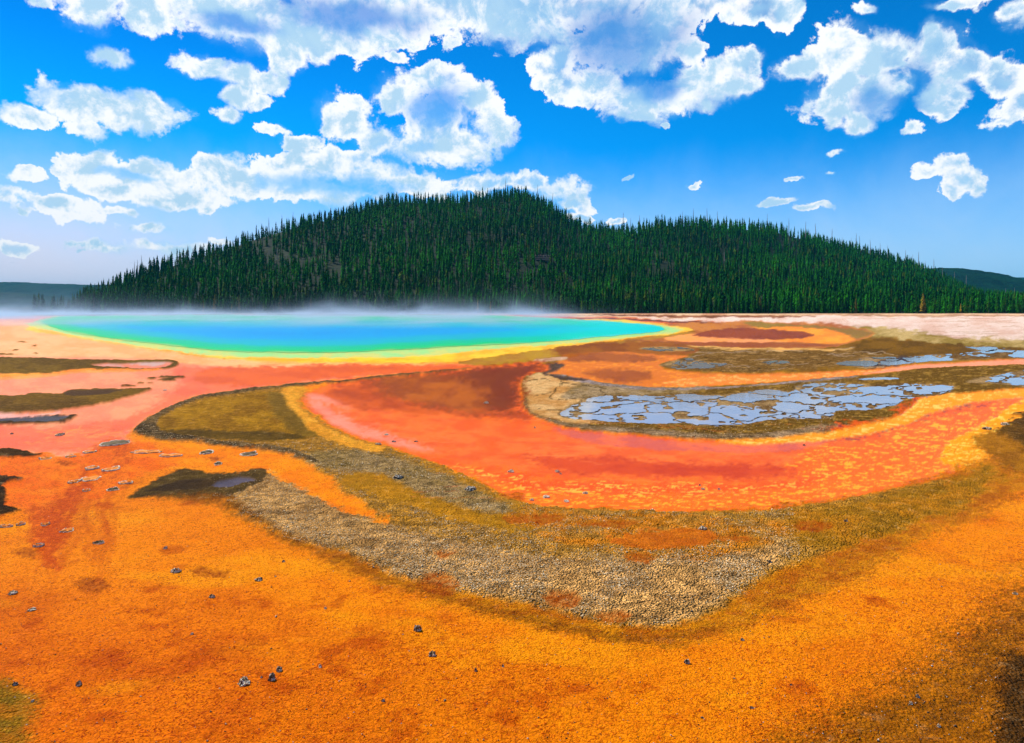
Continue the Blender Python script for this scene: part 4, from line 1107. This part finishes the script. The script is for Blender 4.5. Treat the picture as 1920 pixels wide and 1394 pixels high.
rock(912,753,12,5,pale_m,'white speckled stone in the dark part of the channel')
rock(309,730,9,3,pale_m,'small white stone in the pink stream near the islet tip')
rock(22,811,7,4,rock_m,'small grey stone in the orange shallows at the left edge')
rock(1850,803,20,5,rock_m,'dark cracked slab on the amber bank at the right edge')
rock(1885,796,18,5,rock_m,'brown cracked slab above the amber bank at the right edge')

# white rimmed mat mounds at the left: a raised brown cushion with a pale sinter rim
def mound(px, py, w, h, label, full=False):
    x, y = at(px, py); a = w / F * y / 2; b = h / 2 * y * y / (HC * F) ; b = min(b, a * 2.2)
    r = bpy.data.objects.new('mat_mound', None); C.objects.link(r); r.location = (x, y, max(gz_at(x, y), -.01))
    tag(r, label, 'mound')
    sd_ = int(px + py); n = 56; ph_ = np.arange(n) / n * 2 * math.pi
    wob = 1 + 1.1 * (fbm(np.cos(ph_) * 1.6 + sd_, np.sin(ph_) * 1.6, 4, sd_ % 40) - .5)
    ex, ey = np.cos(ph_) * a * wob, np.sin(ph_) * b * wob
    a *= .85; b *= .8; ex, ey = ex * .85, ey * .8
    rw = min(.03, a * .22); hh_ = .024
    V = []; Fq = []
    prof = [(1 + rw / a * .5, -.03), (1 + rw / a * .3, hh_ * .7), (1, hh_), (1 - rw / a * .5, hh_ * .8), (1 - rw / a * .8, .008)]
    zn = np.clip(-.9 + 3.4 * fbm(np.cos(ph_) * 1.5 + sd_, np.sin(ph_) * 1.5, 4, sd_ % 30), .25, 1.3)
    for (s, z) in prof:
        for k in range(n): V.append((ex[k] * s, ey[k] * s, z * zn[k] if z > 0 else z))
    for i in range(len(prof) - 1):
        for k in range(n): Fq.append((i*n+k, i*n+(k+1)%n, (i+1)*n+(k+1)%n, (i+1)*n+k))
    part('rim', (V, Fq), pale_m, r)
    V = [(0, 0, .016)]; Fq = []
    for s in (.4, .75, 1 - rw / a * .6):
        for k in range(n): V.append((ex[k] * s, ey[k] * s, .012 + .012 * float(VAL[(k * 7 + sd_) % 4096])))
    for k in range(n): Fq.append((0, 1 + k, 1 + (k + 1) % n))
    for i in range(2):
        for k in range(n): Fq.append((1+i*n+k, 1+i*n+(k+1)%n, 1+(i+1)*n+(k+1)%n, 1+(i+1)*n+k))
    part('cushion', (V, Fq), cush_full if full else cush_m, r)
cush_m = simple_mat('orange_mat_cushion', (.66, .20, .01)); cush_full = simple_mat('brown_mat_cushion', (.10, .065, .02))
mound(219,831,52,13,'largest brown mat mound with a white rim in the red wash', True)
mound(274,848,58,7,'long thin rimmed mound right of the largest brown mound')
mound(321,855,52,7,'rimmed mound second right of the largest brown mound')
mound(386,849,28,8,'brown speckled mound in the orange pocket below the lens island', True)
mound(469,851,34,10,'ragged grey mound under the rim of the lens island', True)
mound(410,870,16,6,'small round grey mound above the dark wet patch', True)
mound(168,848,24,5,'thin white rimmed mound left of the largest brown mound')
mound(133,856,20,5,'small rimmed mound on the orange tongue at left')
mound(83,860,24,6,'rimmed mound beside the dark crust at the left edge')
mound(174,878,22,8,'white rimmed mound upper left of a pair in the red wash')
mound(209,880,30,9,'oval mound with a thick white rim, right of a pair in the red wash')
mound(171,898,34,11,'largest orange mound with a white ring in the red wash')
mound(139,904,20,7,'small mound with a white rim left of the ringed orange mound')
mound(237,906,26,6,'rimmed mound between the red wash and the dark wet patch')
mound(212,918,24,7,'brown crumbled mound left of the dark wet patch', True)
mound(162,920,16,5,'tiny rimmed mound below the ringed orange mound')
mound(126,995,26,9,'mound with a tall white rim below the red wash')
mound(84,984,14,6,'small ring of crust left of the tall rimmed mound')
mound(12,988,26,5,'low pale rimmed mound at the left edge')
mound(40,984,14,6,'small pale rimmed mound near the left edge')
mound(72,1024,18,5,'thin white rimmed mound above the dark orange scrape at left')
mound(186,1018,22,8,'brown knobbly mound right of the tall rimmed mound', True)
mound(114,814,14,4,'small brown mound in the pink stream', True)

# loose sinter gravel: nobody could count it
def nodules(N, px0, px1, py0, py1, cond, smin, smax, seed, mat, name, label, zoff=0.0):
    r2 = np.random.RandomState(seed)
    px = r2.uniform(px0, px1, N); py = r2.uniform(py0, py1, N)
    Y = HC * F / (py - HOR); X = (px - 960) / F * Y
    col, gr, wt_, z, fa = ground_field(X, Y)
    k = cond(px, py, gr, wt_, r2.rand(N), X, Y)
    X, Y, z = X[k], Y[k], z[k]; n = len(X)
    s = r2.uniform(smin, smax, n) * (1 + (r2.rand(n) > .97) * .9)
    base = np.array([(1,0,0),(-1,0,0),(0,1,0),(0,-1,0),(0,0,1),(0,0,-.6)], float)
    tri = np.array([(0,2,4),(2,1,4),(1,3,4),(3,0,4),(2,0,5),(1,2,5),(3,1,5),(0,3,5)])
    a = r2.uniform(0, 6.28, n)
    V = base[None] * s[:, None, None] * r2.uniform(.6, 1.3, (n, 6, 1))
    ca, sa = np.cos(a)[:, None], np.sin(a)[:, None]
    W_ = np.stack([V[..., 0] * ca - V[..., 1] * sa + X[:, None], V[..., 0] * sa + V[..., 1] * ca + Y[:, None], V[..., 2] * .8 + z[:, None] + s[:, None] * .25 + zoff], -1)
    T = (tri[None] + (np.arange(n) * 6)[:, None, None]).reshape(-1, 3)
    o = mesh_np(name, W_.reshape(-1, 3), T, mat); tag(o, label, 'gravel', kind='stuff'); print(name, n)
def grav_mat(name, cols):
    m, nt, out = new_mat(name)
    c = nt.sep(nt.voro(nt.pos(), 60, 'F1', 'Color'))
    col = nt.mix(nt.ramp(c[0], .2, .8), cols[0], cols[1]); col = nt.mix(nt.ramp(c[1], .72, .85), col, cols[2])
    principled(nt, out, col, .7, .15); return m
gmat = grav_mat('sinter_gravel', ((.22, .12, .04), (.60, .40, .17), (.88, .72, .46)))
gmat2 = grav_mat('dark_gravel', ((.03, .02, .012), (.12, .08, .04), (.5, .42, .34)))
gn_ = lambda px, py, X, Y: fbm(X * 1.4, Y * 1.4, 4, 210)
nodules(150000, 400, 1500, 880, 1190, lambda px, py, g, w, r, X, Y: (r < (g - .5) * 1.7 * sstep(.3, .6, gn_(px, py, X, Y))) & (w < .2), .004, .0095, 1, gmat, 'gravel', 'pale sinter gravel covering the long sweep of grey crust')
nodules(60000, 240, 1600, 700, 900, lambda px, py, g, w, r, X, Y: (r < (g - .6) * 1.2) & (w < .2), .007, .016, 2, gmat, 'gravel', 'pale sinter grit on the crust around the channels')
nodules(16000, -100, 2000, 960, 1420, lambda px, py, g, w, r, X, Y: (r < .10 + (px > 1400) * (py > 1150) * .5 * g) & (w < .2), .004, .009, 3, gmat2, 'pebbles', 'dark grit scattered over the orange mat')

# ------------------------------------------------------------------ steam above the pool
def box_obj(name, lo, hi, mat):
    V, Fq = box_np(lo[0], hi[0], lo[1], hi[1], lo[2], hi[2])
    o = bpy.data.objects.new(name, mesh_data(name, V, Fq, mat)); C.objects.link(o); return o
sm, nt, out = new_mat('steam')
P = nt.pos(); x_, y_, z_ = nt.sep(P)
pv = nt.n.new('ShaderNodeVolumePrincipled'); pv.inputs['Color'].default_value = (.58, .77, 1, 1); pv.inputs['Anisotropy'].default_value = .2
n1 = nt.noise(nt.vmath('MULTIPLY', P, (1, .6, 2.0)), .05, 6, .66, .6)
nb_ = nt.noise(nt.vmath('MULTIPLY', P, (1, .5, 0)), .022, 3, .6, .5)
hsc = nt.ramp(nb_, .36, .68, .25, 2.6, False)
hf = nt.math('EXPONENT', nt.math('DIVIDE', nt.math('MULTIPLY', z_, -1.0), hsc))
# fades out towards the right lobe and the near rim
tanx = nt.math('ADD', nt.math('MULTIPLY', nt.ramp(x_, 32, -10), nt.ramp(x_, -115, -70, .28, 1.0)), nt.ramp(x_, -110, -140))
nearf = nt.ramp(y_, 84, 150)
veil = nt.math('MULTIPLY', nt.math('EXPONENT', nt.math('MULTIPLY', z_, -1.6)), nt.ramp(n1, .34, .60, 0, .5))
d = nt.math('MULTIPLY', nt.math('ADD', nt.math('MULTIPLY', nt.ramp(n1, .42, .66), hf), veil), nt.math('MULTIPLY', tanx, nearf))
nt.l.new(nt.math('MULTIPLY', d, .055), pv.inputs['Density'])
nt.l.new(pv.outputs[0], out.inputs['Volume'])
st = box_obj('steam', (-230, 85, .02), (40, 288, 9), sm)
tag(st, 'white steam drifting low over the blue hot spring', 'steam', kind='stuff')

# ------------------------------------------------------------------ haze
hz_m, nt, out = new_mat('haze')
pv = nt.n.new('ShaderNodeVolumePrincipled'); pv.inputs['Color'].default_value = (.02, .36, .6, 1); pv.inputs['Density'].default_value = .00010
nt.l.new(pv.outputs[0], out.inputs['Volume'])
hzb = box_obj('haze', (-9500, -9500, -4), (9500, 9500, 190), hz_m)
tag(hzb, 'blue haze in front of the distant hills', 'haze', kind='stuff')
